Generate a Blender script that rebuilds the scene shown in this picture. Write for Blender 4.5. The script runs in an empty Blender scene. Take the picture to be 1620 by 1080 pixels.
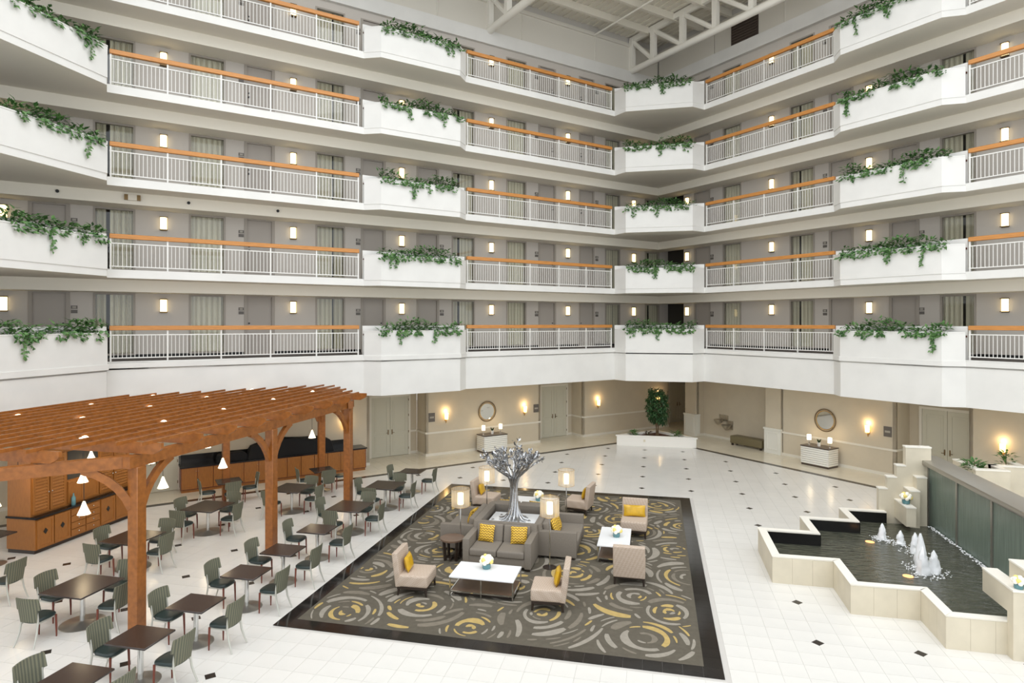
import bpy, bmesh, math, random
from mathutils import Vector, Matrix
R = math.radians
random.seed(7)
SC = bpy.context.scene
COL = SC.collection
PI = math.pi

# ------------------------------------------------------------------ camera, sky, lights, exposure
EYE = 6.0
TH = 0.2243
cam = bpy.data.cameras.new('camera')
cam.sensor_width = 36.0
cam.lens = 992.66 / 1620 * 36.0
cam.shift_y = -29.66 / 1620
cam.clip_end = 300
camo = bpy.data.objects.new('camera', cam)
COL.objects.link(camo)
camo.location = (0, 0, EYE)
camo.rotation_euler = (R(90), 0, TH)
SC.camera = camo

world = bpy.data.worlds.new('overcast_sky')
SC.world = world
world.use_nodes = True
bg = world.node_tree.nodes['Background']
bg.inputs[0].default_value = (0.93, 0.97, 1.0, 1)
bg.inputs[1].default_value = 1.5

def area_light(name, loc, rot, sx, sy, power, color):
    l = bpy.data.lights.new(name, 'AREA')
    l.shape = 'RECTANGLE'
    l.size, l.size_y = sx, sy
    l.energy = power
    l.color = color
    o = bpy.data.objects.new(name, l)
    COL.objects.link(o)
    o.location = loc
    o.rotation_euler = rot
    return o
# daylight through the glazed roof of the atrium
area_light('skylight', (0, 8.0, 24.0), (0, 0, 0), 26, 28, 3600, (0.97, 0.985, 1.0))

vs = SC.view_settings
vs.view_transform = 'Standard'
vs.look = 'None'
vs.gamma = 1.0
vs.use_curve_mapping = False
vs.exposure = 0.02
try:
    SC.cycles.use_denoising = True
except Exception:
    pass

# ------------------------------------------------------------------ materials
def lin(c):
    def f(u):
        u = u / 255.0
        return u / 12.92 if u <= 0.04045 else ((u + 0.055) / 1.055) ** 2.4
    return (f(c[0]), f(c[1]), f(c[2]), 1.0)

MATS = {}
def mat(name, c, rough=0.6, metal=0.0, spec=0.5, var=0.0, scale=6.0, stretch=None, bump=0.0, bscale=40.0,
        emit=0.0, ecol=None, coat=0.0, c2=None):
    m = bpy.data.materials.new(name)
    m.use_nodes = True
    nt = m.node_tree
    p = nt.nodes['Principled BSDF']
    p.inputs['Base Color'].default_value = lin(c)
    p.inputs['Roughness'].default_value = rough
    p.inputs['Metallic'].default_value = metal
    p.inputs['Specular IOR Level'].default_value = spec
    if coat:
        p.inputs['Coat Weight'].default_value = coat
        p.inputs['Coat Roughness'].default_value = 0.08
    if var or bump or c2:
        tc = nt.nodes.new('ShaderNodeTexCoord')
        mp = nt.nodes.new('ShaderNodeMapping')
        nt.links.new(tc.outputs['Object'], mp.inputs[0])
        if stretch:
            mp.inputs['Scale'].default_value = stretch
    if var or c2:
        nz = nt.nodes.new('ShaderNodeTexNoise')
        nz.inputs['Scale'].default_value = scale
        nz.inputs['Detail'].default_value = 4
        nt.links.new(mp.outputs[0], nz.inputs['Vector'])
        mx = nt.nodes.new('ShaderNodeMix')
        mx.data_type = 'RGBA'
        a = lin(c)
        if c2:
            b = lin(c2)
        else:
            b = tuple(max(0, v * (1 - var)) for v in a[:3]) + (1,)
        mx.inputs[6].default_value = a
        mx.inputs[7].default_value = b
        rp = nt.nodes.new('ShaderNodeValToRGB')
        rp.color_ramp.elements[0].position = 0.35
        rp.color_ramp.elements[1].position = 0.65
        nt.links.new(nz.outputs['Fac'], rp.inputs[0])
        nt.links.new(rp.outputs[0], mx.inputs[0])
        nt.links.new(mx.outputs[2], p.inputs['Base Color'])
    if bump:
        nb = nt.nodes.new('ShaderNodeTexNoise')
        nb.inputs['Scale'].default_value = bscale
        nb.inputs['Detail'].default_value = 3
        nt.links.new(mp.outputs[0], nb.inputs['Vector'])
        bp = nt.nodes.new('ShaderNodeBump')
        bp.inputs['Strength'].default_value = bump
        bp.inputs['Distance'].default_value = 0.02
        nt.links.new(nb.outputs['Fac'], bp.inputs['Height'])
        nt.links.new(bp.outputs[0], p.inputs['Normal'])
    if emit:
        p.inputs['Emission Color'].default_value = lin(ecol or c)
        p.inputs['Emission Strength'].default_value = emit
    MATS[name] = m
    return m

def stripes(m, ca, cb, freq, axis=0, sharp=0.15, kind='SIN'):
    """parallel woven stripes along one object axis"""
    nt = m.node_tree
    p = nt.nodes['Principled BSDF']
    tc = nt.nodes.new('ShaderNodeTexCoord')
    wv = nt.nodes.new('ShaderNodeTexWave')
    wv.wave_type = 'BANDS'
    wv.bands_direction = 'XYZ'[axis]
    wv.inputs['Scale'].default_value = freq
    wv.inputs['Distortion'].default_value = 0.0
    nt.links.new(tc.outputs['Object'], wv.inputs['Vector'])
    rp = nt.nodes.new('ShaderNodeValToRGB')
    rp.color_ramp.elements[0].position = 0.5 - sharp
    rp.color_ramp.elements[1].position = 0.5 + sharp
    rp.color_ramp.elements[0].color = lin(ca)
    rp.color_ramp.elements[1].color = lin(cb)
    nt.links.new(wv.outputs['Fac'], rp.inputs[0])
    nt.links.new(rp.outputs[0], p.inputs['Base Color'])

mat('white_plaster', (231, 229, 224), 0.7, var=0.05, scale=1.3, bump=0.03, bscale=60)
mat('soffit_paint', (236, 230, 216), 0.8)
mat('corridor_wall', (202, 195, 186), 0.75)
mat('corridor_carpet', (96, 90, 86), 0.95, var=0.3, scale=12)
mat('door_paint', (176, 168, 159), 0.55)
mat('door_trim', (166, 158, 148), 0.55)
mat('dark_door', (92, 74, 60), 0.5)
mat('curtain', (205, 198, 180), 0.9)
mat('interior_shade', (60, 56, 50), 0.9)  # dark colour stands for shade in the rooms and the hutch niche
mat('oak_rail', (206, 140, 72), 0.35, var=0.18, scale=3, stretch=(1, 12, 12))
mat('white_metal', (236, 234, 228), 0.4)
mat('shade_warm', (255, 238, 200), 0.5, emit=3.4, ecol=(255, 226, 160))
mat('torch_glass', (255, 226, 170), 0.4, emit=5.0, ecol=(255, 205, 120))
mat('pool_glow', (255, 200, 140), 0.4, emit=1.1, ecol=(255, 170, 90))
mat('pendant_glass', (255, 246, 228), 0.3, emit=2.4, ecol=(255, 238, 205))
mat('lamp_core', (255, 244, 220), 0.5, emit=5.0, ecol=(255, 232, 185))
mat('table_lamp_shade', (255, 244, 225), 0.6, emit=2.6, ecol=(255, 234, 195))
mat('bronze', (120, 98, 66), 0.35, metal=0.8)
mat('brass', (196, 158, 92), 0.3, metal=0.9)
mat('sign_plate', (104, 98, 92), 0.5)
mat('sign_inset', (168, 162, 150), 0.5)
mat('black_plastic', (24, 24, 24), 0.4)
mat('upper_wall', (220, 215, 204), 0.8)
mat('roof_deck', (226, 220, 206), 0.75)
mat('roof_steel', (240, 236, 226), 0.55)
mat('dark_grille', (74, 62, 54), 0.7)
mat('ground_wall', (206, 194, 172), 0.75, var=0.04, scale=2)
mat('ground_trim', (226, 220, 206), 0.6)
mat('ground_door', (206, 202, 184), 0.5)
mat('floor_tile', (225, 222, 216), 0.2, spec=0.5, var=0.05, scale=1.1)
mat('grout', (196, 192, 186), 0.8)
mat('perimeter_tile', (222, 213, 192), 0.14, spec=0.5, var=0.06, scale=1.5)
mat('black_tile', (34, 30, 28), 0.12, spec=0.5, var=0.35, scale=3)
mat('inset_stone', (44, 38, 34), 0.25)
mat('carpet_ground', (100, 94, 83), 0.97, spec=0.1, var=0.12, scale=9, bump=0.25, bscale=160)
mat('carpet_grey', (156, 149, 137), 0.97, spec=0.1, var=0.12, scale=9, bump=0.25, bscale=160)
mat('carpet_mid', (130, 122, 109), 0.97, spec=0.1, var=0.12, scale=9, bump=0.25, bscale=160)
mat('carpet_gold', (188, 163, 106), 0.97, spec=0.1, var=0.14, scale=9, bump=0.25, bscale=160)
mat('sofa_fabric', (130, 122, 112), 0.85, spec=0.25, var=0.06, scale=30)
mat('seat_beige', (190, 172, 156), 0.85, spec=0.25, var=0.10, scale=18)
mat('gold_satin', (214, 168, 30), 0.32, spec=0.6, var=0.2, scale=7)
mat('gold_chevron', (218, 176, 64), 0.6)
mat('dark_wood', (50, 40, 34), 0.35)
mat('brown_top', (110, 88, 72), 0.35, var=0.15, scale=5)
mat('marble', (240, 241, 242), 0.12, var=0.05, scale=2)
mat('chrome', (214, 214, 212), 0.14, metal=1.0)
mat('nickel', (184, 185, 187), 0.22, metal=1.0, bump=0.25, bscale=14)
mat('brushed_steel', (178, 174, 166), 0.36, metal=0.85)
mat('chair_silver', (196, 195, 186), 0.38, metal=0.5)
mat('chair_stripe', (112, 114, 98), 0.85)
stripes(MATS['chair_stripe'], (88, 89, 76), (116, 115, 95), 6.2, 0, 0.3)
mat('seat_vinyl', (38, 50, 48), 0.38)
mat('red_wood', (112, 52, 36), 0.35)
mat('table_dark', (50, 40, 36), 0.24, spec=0.6)
mat('cedar', (160, 97, 42), 0.34, spec=0.5, var=0.3, scale=9, stretch=(1, 1, 1))
mat('honey_wood', (160, 102, 44), 0.42, var=0.16, scale=6, stretch=(6, 6, 1))
mat('granite', (30, 28, 28), 0.18, var=0.4, scale=30)
mat('black_cloth', (20, 19, 20), 0.9)
mat('organza', (226, 208, 178), 0.8)
mat('mirror', (226, 228, 226), 0.04, metal=1.0)
mat('ribbed_white', (238, 235, 226), 0.5)
mat('console_top', (74, 62, 54), 0.3)
mat('leaf', (44, 88, 38), 0.45, var=0.5, scale=7, c2=(104, 142, 80))
mat('red_leaf', (96, 44, 36), 0.5, c2=(60, 70, 40), scale=8)
mat('rib_shadow', (150, 144, 132), 0.7)
mat('leaf_dark', (30, 62, 30), 0.5, c2=(56, 92, 46), scale=6)
mat('stem', (88, 92, 54), 0.7)
mat('bark', (116, 92, 66), 0.85, var=0.4, scale=20)
mat('mulch', (96, 56, 38), 0.95, var=0.5, scale=25, bump=0.8, bscale=30)
mat('planter_white', (232, 228, 220), 0.5)
mat('stone', (216, 206, 184), 0.5, var=0.1, scale=2.2)
mat('coping', (240, 235, 224), 0.4)
mat('pool_tile', (22, 21, 20), 0.2)
mat('foam', (246, 247, 248), 0.6)
mat('petal', (250, 246, 232), 0.7)
mat('petal_yellow', (244, 222, 130), 0.7)
mat('teal_glass', (96, 140, 146), 0.15)
mat('bench_leather', (112, 102, 74), 0.5)
mat('steel_basin', (190, 184, 172), 0.3, metal=0.9)
mat('wainscot', (226, 224, 214), 0.5)

# gold chevron weave
def _chev():
    m = MATS['gold_chevron']
    nt = m.node_tree
    p = nt.nodes['Principled BSDF']
    tc = nt.nodes.new('ShaderNodeTexCoord')
    sx = nt.nodes.new('ShaderNodeSeparateXYZ')
    nt.links.new(tc.outputs['Object'], sx.inputs[0])
    def mth(op, a, b=None):
        n = nt.nodes.new('ShaderNodeMath')
        n.operation = op
        for i, v in enumerate((a, b)):
            if v is None:
                continue
            if isinstance(v, (int, float)):
                n.inputs[i].default_value = v
            else:
                nt.links.new(v, n.inputs[i])
        return n.outputs[0]
    zig = mth('PINGPONG', mth('MULTIPLY', sx.outputs[0], 1.0), 0.04)
    h = mth('ADD', mth('MULTIPLY', sx.outputs[2], 1.0), zig)
    fr = mth('FRACT', mth('MULTIPLY', h, 16.0))
    st = mth('LESS_THAN', fr, 0.36)
    mx = nt.nodes.new('ShaderNodeMix')
    mx.data_type = 'RGBA'
    mx.inputs[6].default_value = lin((226, 184, 66))
    mx.inputs[7].default_value = lin((120, 84, 20))
    nt.links.new(st, mx.inputs[0])
    nt.links.new(mx.outputs[2], p.inputs['Base Color'])
_chev()

# diamond lattice weave for the beige chairs
def _lattice():
    m = MATS['seat_beige']
    nt = m.node_tree
    p = nt.nodes['Principled BSDF']
    tc = nt.nodes.new('ShaderNodeTexCoord')
    mp = nt.nodes.new('ShaderNodeMapping')
    mp.inputs['Rotation'].default_value = (R(45), R(45), R(45))
    nt.links.new(tc.outputs['Object'], mp.inputs[0])
    ck = nt.nodes.new('ShaderNodeTexChecker')
    ck.inputs['Scale'].default_value = 34
    ck.inputs['Color1'].default_value = lin((196, 179, 163))
    ck.inputs['Color2'].default_value = lin((180, 161, 143))
    nt.links.new(mp.outputs[0], ck.inputs['Vector'])
    nt.links.new(ck.outputs['Color'], p.inputs['Base Color'])
_lattice()

def glassy(name, tint, ior, rough, mixmin=0.0):
    m = bpy.data.materials.new(name)
    m.use_nodes = True
    nt = m.node_tree
    for n in list(nt.nodes):
        nt.nodes.remove(n)
    out = nt.nodes.new('ShaderNodeOutputMaterial')
    tr = nt.nodes.new('ShaderNodeBsdfTransparent')
    tr.inputs[0].default_value = tint
    gl = nt.nodes.new('ShaderNodeBsdfGlossy')
    gl.inputs['Roughness'].default_value = rough
    fr = nt.nodes.new('ShaderNodeFresnel')
    fr.inputs['IOR'].default_value = ior
    mx = nt.nodes.new('ShaderNodeMixShader')
    ge = nt.nodes.new('ShaderNodeNewGeometry')      # reflect on the outer face only (thin pane)
    mm = nt.nodes.new('ShaderNodeMath')
    mm.operation = 'SUBTRACT'
    mm.use_clamp = True
    nt.links.new(fr.outputs[0], mm.inputs[0])
    nt.links.new(ge.outputs['Backfacing'], mm.inputs[1])
    nt.links.new(mm.outputs[0], mx.inputs[0])
    nt.links.new(tr.outputs[0], mx.inputs[1])
    nt.links.new(gl.outputs[0], mx.inputs[2])
    nt.links.new(mx.outputs[0], out.inputs[0])
    MATS[name] = m
glassy('window_glass', (0.97, 0.98, 0.97, 1), 1.75, 0.02)

def sheer(name, c, alpha):
    m = bpy.data.materials.new(name)
    m.use_nodes = True
    nt = m.node_tree
    for n in list(nt.nodes):
        nt.nodes.remove(n)
    out = nt.nodes.new('ShaderNodeOutputMaterial')
    tr = nt.nodes.new('ShaderNodeBsdfTransparent')
    df = nt.nodes.new('ShaderNodeBsdfDiffuse')
    tl = nt.nodes.new('ShaderNodeBsdfTranslucent')
    df.inputs[0].default_value = lin(c)
    tl.inputs[0].default_value = lin(c)
    ad = nt.nodes.new('ShaderNodeMixShader')
    ad.inputs[0].default_value = 0.45
    nt.links.new(df.outputs[0], ad.inputs[1])
    nt.links.new(tl.outputs[0], ad.inputs[2])
    mx = nt.nodes.new('ShaderNodeMixShader')
    tc = nt.nodes.new('ShaderNodeTexCoord')
    wv = nt.nodes.new('ShaderNodeTexNoise')
    mp = nt.nodes.new('ShaderNodeMapping')
    mp.inputs['Scale'].default_value = (60, 60, 2)
    nt.links.new(tc.outputs['Object'], mp.inputs[0])
    nt.links.new(mp.outputs[0], wv.inputs['Vector'])
    wv.inputs['Scale'].default_value = 1.0
    mr = nt.nodes.new('ShaderNodeMapRange')
    mr.inputs[3].default_value = alpha - 0.25
    mr.inputs[4].default_value = alpha + 0.25
    nt.links.new(wv.outputs['Fac'], mr.inputs[0])
    nt.links.new(mr.outputs[0], mx.inputs[0])
    nt.links.new(tr.outputs[0], mx.inputs[1])
    nt.links.new(ad.outputs[0], mx.inputs[2])
    nt.links.new(mx.outputs[0], out.inputs[0])
    MATS[name] = m
sheer('organza', (224, 212, 192), 0.5)

# pleated curtain: lighter and darker folds
stripes(MATS['curtain'], (200, 192, 172), (232, 226, 208), 1.9, 0, 0.5)

# pool water: dark, rippled
def _water():
    m = bpy.data.materials.new('pool_water')
    m.use_nodes = True
    nt = m.node_tree
    p = nt.nodes['Principled BSDF']
    p.inputs['Roughness'].default_value = 0.08
    p.inputs['Specular IOR Level'].default_value = 0.6
    tc = nt.nodes.new('ShaderNodeTexCoord')
    nz = nt.nodes.new('ShaderNodeTexNoise')
    nz.inputs['Scale'].default_value = 3.4
    nz.inputs['Detail'].default_value = 5
    mp = nt.nodes.new('ShaderNodeMapping')
    mp.inputs['Scale'].default_value = (1.0, 2.4, 1)
    nt.links.new(tc.outputs['Object'], mp.inputs[0])
    nt.links.new(mp.outputs[0], nz.inputs['Vector'])
    bp = nt.nodes.new('ShaderNodeBump')
    bp.inputs['Strength'].default_value = 0.55
    bp.inputs['Distance'].default_value = 0.12
    nt.links.new(nz.outputs['Fac'], bp.inputs['Height'])
    nt.links.new(bp.outputs[0], p.inputs['Normal'])
    rp = nt.nodes.new('ShaderNodeValToRGB')
    rp.color_ramp.elements[0].color = lin((44, 47, 40))
    rp.color_ramp.elements[1].color = lin((96, 96, 80))
    nt.links.new(nz.outputs['Fac'], rp.inputs[0])
    nt.links.new(rp.outputs[0], p.inputs['Base Color'])
    MATS['pool_water'] = m
_water()

# sheet of water running down a dark green glass panel
def _cascade():
    m = bpy.data.materials.new('cascade_glass')
    m.use_nodes = True
    nt = m.node_tree
    p = nt.nodes['Principled BSDF']
    p.inputs['Roughness'].default_value = 0.22
    p.inputs['Specular IOR Level'].default_value = 0.7
    tc = nt.nodes.new('ShaderNodeTexCoord')
    mp = nt.nodes.new('ShaderNodeMapping')
    mp.inputs['Scale'].default_value = (30, 30, 1.2)
    nz = nt.nodes.new('ShaderNodeTexNoise')
    nz.inputs['Scale'].default_value = 1.0
    nz.inputs['Detail'].default_value = 3
    nt.links.new(tc.outputs['Object'], mp.inputs[0])
    nt.links.new(mp.outputs[0], nz.inputs['Vector'])
    bp = nt.nodes.new('ShaderNodeBump')
    bp.inputs['Strength'].default_value = 0.4
    bp.inputs['Distance'].default_value = 0.03
    nt.links.new(nz.outputs['Fac'], bp.inputs['Height'])
    nt.links.new(bp.outputs[0], p.inputs['Normal'])
    rp = nt.nodes.new('ShaderNodeValToRGB')
    rp.color_ramp.elements[0].color = lin((92, 106, 96))
    rp.color_ramp.elements[1].color = lin((140, 154, 140))
    nt.links.new(nz.outputs['Fac'], rp.inputs[0])
    nt.links.new(rp.outputs[0], p.inputs['Base Color'])
    MATS['cascade_glass'] = m
_cascade()

# ------------------------------------------------------------------ mesh builder and object helpers
class MB:
    def __init__(s):
        s.v, s.f, s.sm, s.mi = [], [], [], []
    def add(s, vs, fs, smooth=False, mi=0):
        b = len(s.v)
        s.v += [tuple(v) for v in vs]
        for f in fs:
            s.f.append(tuple(b + i for i in f))
            s.sm.append(smooth)
            s.mi.append(mi)
        return s
    def box(s, x0, x1, y0, y1, z0, z1, M=None, mi=0):
        vs = [(x0, y0, z0), (x1, y0, z0), (x1, y1, z0), (x0, y1, z0), (x0, y0, z1), (x1, y0, z1), (x1, y1, z1), (x0, y1, z1)]
        if M is not None:
            vs = [M @ Vector(v) for v in vs]
        return s.add(vs, [(0, 3, 2, 1), (4, 5, 6, 7), (0, 1, 5, 4), (1, 2, 6, 5), (2, 3, 7, 6), (3, 0, 4, 7)], mi=mi)
    def rbox(s, x0, x1, y0, y1, z0, z1, r, seg=2, M=None):
        bm = bmesh.new()
        bmesh.ops.create_cube(bm, size=1.0)
        for v in bm.verts:
            v.co = Vector(((x0 + x1) / 2 + v.co.x * (x1 - x0), (y0 + y1) / 2 + v.co.y * (y1 - y0), (z0 + z1) / 2 + v.co.z * (z1 - z0)))
        bmesh.ops.bevel(bm, geom=bm.edges[:], offset=r, segments=seg, profile=0.6, affect='EDGES')
        bm.verts.index_update()
        vs = [v.co.copy() for v in bm.verts]
        if M is not None:
            vs = [M @ v for v in vs]
        s.add(vs, [[v.index for v in f.verts] for f in bm.faces], True)
        bm.free()
        return s
    def bar(s, p0, p1, w, h, up=(0, 0, 1)):
        p0, p1 = Vector(p0), Vector(p1)
        d = (p1 - p0).normalized()
        u = Vector(up)
        side = d.cross(u).normalized()
        u = side.cross(d).normalized()
        a, b = side * w / 2, u * h / 2
        vs = [p0 - a - b, p0 + a - b, p0 + a + b, p0 - a + b, p1 - a - b, p1 + a - b, p1 + a + b, p1 - a + b]
        return s.add(vs, [(0, 1, 2, 3), (7, 6, 5, 4), (0, 4, 5, 1), (1, 5, 6, 2), (2, 6, 7, 3), (3, 7, 4, 0)])
    def tube(s, pts, r, n=8, cap=True):
        pts = [Vector(p) for p in pts]
        rs = r if isinstance(r, (list, tuple)) else [r] * len(pts)
        ring0 = None
        vs, fs = [], []
        ref = None
        for i, p in enumerate(pts):
            d = (pts[min(i + 1, len(pts) - 1)] - pts[max(i - 1, 0)]).normalized()
            if ref is None:
                ref = Vector((0, 0, 1)) if abs(d.z) < 0.9 else Vector((1, 0, 0))
            a = d.cross(ref).normalized()
            b = a.cross(d).normalized()
            ref = b
            for k in range(n):
                t = 2 * PI * k / n
                vs.append(p + (a * math.cos(t) + b * math.sin(t)) * rs[i])
        for i in range(len(pts) - 1):
            for k in range(n):
                k2 = (k + 1) % n
                fs.append((i * n + k, i * n + k2, (i + 1) * n + k2, (i + 1) * n + k))
        if cap:
            fs.append(tuple(reversed(range(n))))
            m = (len(pts) - 1) * n
            fs.append(tuple(m + k for k in range(n)))
        return s.add(vs, fs, True)
    def lathe(s, prof, n=20, c=(0, 0, 0), cap=True):
        vs, fs = [], []
        for r, z in prof:
            for k in range(n):
                t = 2 * PI * k / n
                vs.append((c[0] + r * math.cos(t), c[1] + r * math.sin(t), c[2] + z))
        for i in range(len(prof) - 1):
            for k in range(n):
                k2 = (k + 1) % n
                fs.append((i * n + k, i * n + k2, (i + 1) * n + k2, (i + 1) * n + k))
        if cap:
            if prof[0][0] > 1e-4:
                fs.append(tuple(reversed(range(n))))
            if prof[-1][0] > 1e-4:
                m = (len(prof) - 1) * n
                fs.append(tuple(m + k for k in range(n)))
        return s.add(vs, fs, True)
    def prism(s, poly, z0, z1, mis=(0, 0, 0)):
        n = len(poly)
        ar = sum(poly[i][0] * poly[(i + 1) % n][1] - poly[(i + 1) % n][0] * poly[i][1] for i in range(n))
        if ar < 0:
            poly = poly[::-1]
        b = len(s.v)
        s.v += [(p[0], p[1], z0) for p in poly] + [(p[0], p[1], z1) for p in poly]
        s.f.append(tuple(b + i for i in reversed(range(n)))); s.sm.append(False); s.mi.append(mis[0])
        s.f.append(tuple(b + n + i for i in range(n))); s.sm.append(False); s.mi.append(mis[1])
        for i in range(n):
            j = (i + 1) % n
            s.f.append((b + i, b + j, b + n + j, b + n + i)); s.sm.append(False); s.mi.append(mis[2])
        return s
    def ball(s, c, r, n=8, m=5, sq=(1, 1, 1)):
        prof = []
        vs, fs = [], []
        for i in range(m + 1):
            t = PI * i / m
            for k in range(n):
                a = 2 * PI * k / n
                vs.append((c[0] + r * sq[0] * math.sin(t) * math.cos(a), c[1] + r * sq[1] * math.sin(t) * math.sin(a), c[2] - r * sq[2] * math.cos(t)))
        for i in range(m):
            for k in range(n):
                k2 = (k + 1) % n
                fs.append((i * n + k, i * n + k2, (i + 1) * n + k2, (i + 1) * n + k))
        return s.add(vs, fs, True)
    def mesh(s, name, mats):
        me = bpy.data.meshes.new(name)
        me.from_pydata(s.v, [], s.f)
        if not isinstance(mats, (list, tuple)):
            mats = [mats]
        for m in mats:
            me.materials.append(MATS[m])
        me.polygons.foreach_set('use_smooth', s.sm)
        me.polygons.foreach_set('material_index', s.mi)
        me.update()
        if any(s.sm):
            try:
                me.set_sharp_from_angle(angle=R(42))
            except Exception:
                pass
        return me
    def build(s, name, mats, parent=None, loc=(0, 0, 0), rz=0.0, label=None, kind=None):
        return link(name, s.mesh(name, mats), parent, loc, rz, label, kind)

def link(name, me, parent=None, loc=(0, 0, 0), rz=0.0, label=None, kind=None):
    o = bpy.data.objects.new(name, me)
    COL.objects.link(o)
    o.location = loc
    if isinstance(rz, (int, float)):
        o.rotation_euler = (0, 0, rz)
    else:
        o.rotation_euler = rz
    if parent is not None:
        o.parent = parent
    if label:
        o['label'] = label
    if kind:
        o['kind'] = kind
    return o

def tag(o, label, cat, group=None, kind=None):
    o['label'] = label
    o['category'] = cat
    if group:
        o['group'] = group
    if kind:
        o['kind'] = kind
    return o

def thing(name, label, cat, loc=(0, 0, 0), rz=0.0, group=None, kind=None):
    o = bpy.data.objects.new(name, None)
    o.empty_display_size = 0.2
    COL.objects.link(o)
    o.location = loc
    o.rotation_euler = (0, 0, rz)
    return tag(o, label, cat, group, kind)

KIDS = {}
def kids(o):
    return [c for c in o.children]

def dup(root, loc, rz, label, group=None):
    """a copy of a thing with copies of its parts and their sub-parts (mesh data shared)"""
    r = root.copy(); COL.objects.link(r)
    r.location = loc
    r.rotation_euler = (0, 0, rz)
    r['label'] = label
    if group:
        r['group'] = group
    for ch in root.children:
        c = ch.copy(); COL.objects.link(c); c.parent = r
        for g in ch.children:
            d = g.copy(); COL.objects.link(d); d.parent = c
    return r

ORD = ['zeroth', 'first', 'second', 'third', 'fourth', 'fifth', 'sixth', 'seventh', 'eighth', 'ninth', 'tenth', 'eleventh', 'twelfth', 'thirteenth']
FLOORS = ['second', 'third', 'fourth', 'fifth', 'sixth']
AX, AY = 0.16, 31.48          # inner corner of the two wings (rail line)
Q = 0.5 ** 0.5
WROT = {0: R(45), 1: R(-45)}  # 0: wing above the pergola, 1: wing above the fountain
WNAME = {0: 'pergola wing', 1: 'fountain wing'}
def LW(s, n):
    return (AX - s * Q - n * Q, AY - s * Q + n * Q)
def RW(s, n):
    return (AX + s * Q + n * Q, AY - s * Q + n * Q)
A3 = (-17.85, 13.47)
def T3(s, n):
    return (A3[0] + s * Q - n * Q, A3[1] - s * Q - n * Q)
STOREY = 2.75
F2 = 4.84
def fz(k):
    return F2 + STOREY * k

# The balconied facade and the roof are drawn smaller, then scaled up about the camera's eye point (a storey is 2.75 m as drawn, then 2.915 m)
# which puts their drawing origin 0.36 m below the court floor; facade() applies this scaling to everything drawn since mark().
EYE_SCALE, EYE_SHIFT = 1.06, -0.36  # scale about the camera's eye, and the height shift that goes with it
_seen = set()
def mark():
    _seen.clear()
    _seen.update(o.name for o in bpy.data.objects)
def facade():  # enlarges the new top-level objects about the camera's eye point
    for o in bpy.data.objects:
        if o.name not in _seen and o.parent is None:
            o.location = Vector(o.location) * EYE_SCALE + Vector((0, 0, EYE_SHIFT))
            o.scale = Vector(o.scale) * EYE_SCALE

# ------------------------------------------------------------------ large structure
def holes_wall(x0, x1, y0, y1, z0, z1, holes):
    """solid wall with rectangular openings (hx0, hx1, hz0, hz1)"""
    mb = MB()
    holes = sorted(holes)
    cur = x0
    for a, b, c, d in holes:
        if a > cur:
            mb.box(cur, a, y0, y1, z0, z1)
        if c > z0:
            mb.box(a, b, y0, y1, z0, c)
        if d < z1:
            mb.box(a, b, y0, y1, d, z1)
        cur = b
    if x1 > cur:
        mb.box(cur, x1, y0, y1, z0, z1)
    return mb

# floor: grout bed, with tiles as its parts (added further down)
floor = MB().prism([(-30, -6), (22, -6), (22, 46), (-30, 46)], -0.2, -0.006).build('floor', 'grout')
tag(floor, 'polished white tiled atrium floor with small black stone insets', 'floor', kind='structure')

mark()
def front_path(d=0.0):
    """plan outline of the balcony edge; d > 0 moves it towards the court"""
    q = .414 * d
    return [T3(7, -d), T3(2.83 + d, -d), T3(2.83 + d, -.68 - q), LW(22.64 - d, -.67 - q), LW(22.64 - d, -d),
            LW(14.81 + q, -d), LW(14.32 + q, -.44 - d), LW(11.11 - q, -.44 - d), LW(10.63 - q, -d), LW(2.83 + d, -d), LW(2.83 + d, -.76 - q),
            RW(2.83 + d, -.76 - q), RW(2.83 + d, -d), RW(8.87 - q, -d), RW(9.37 - q, -.44 - d), RW(12.64 + q, -.44 - d), RW(13.12 + q, -d), RW(18, -d)]
BACK = [RW(18, 2.7), RW(0.0, 2.7), RW(0.0, 5.2), RW(-2.7, 5.2), (-21.67, 13.47), T3(7, 2.7)]
# the ceiling over the ground-floor arcade and the deep fascia of the second floor
gback = [RW(18, 5.4), RW(0.5, 5.4), RW(0.5, 10.2), RW(-5.4, 10.2), (A3[0] - 5.4 / Q, 13.47), T3(7, 5.4)]
o = MB().prism(front_path(-.35) + gback, 3.5, 3.6).build('ceiling', 'soffit_paint')
tag(o, 'pale flat ceiling over the ground floor arcade behind the deep white fascia', 'ceiling', kind='structure')
fp = front_path()
def band(path, z0, z1, th):
    """upright band following the balcony edge"""
    mb = MB()
    n = len(path)
    inner = front_path(-th)
    for i in range(n - 1):
        a, b, c, d = path[i], path[i + 1], inner[i + 1], inner[i]
        mb.add([(a[0], a[1], z0), (b[0], b[1], z0), (b[0], b[1], z1), (a[0], a[1], z1),
                (d[0], d[1], z0), (c[0], c[1], z0), (c[0], c[1], z1), (d[0], d[1], z1)],
               [(0, 1, 2, 3), (7, 6, 5, 4), (0, 4, 5, 1), (3, 2, 6, 7), (0, 3, 7, 4), (1, 5, 6, 2)])
    return mb
fas = band(fp, 3.36, F2 - .03, .3).build('trim_1', 'white_plaster')
tag(fas, 'deep plain white fascia band under the second floor balcony', 'fascia', kind='structure')
tr = band(front_path(.05), 4.64, 4.80, .1).build('moulding', 'white_plaster', fas)
for k in range(5):
    z = fz(k)
    o = MB().prism(front_path() + BACK, z - .25, z, (1, 2, 0)).build('balcony_slab', ['white_plaster', 'soffit_paint', 'corridor_carpet'])
    tag(o, 'white %s-floor balcony slab with a pale soffit underneath' % FLOORS[k], 'balcony floor', kind='structure')

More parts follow.
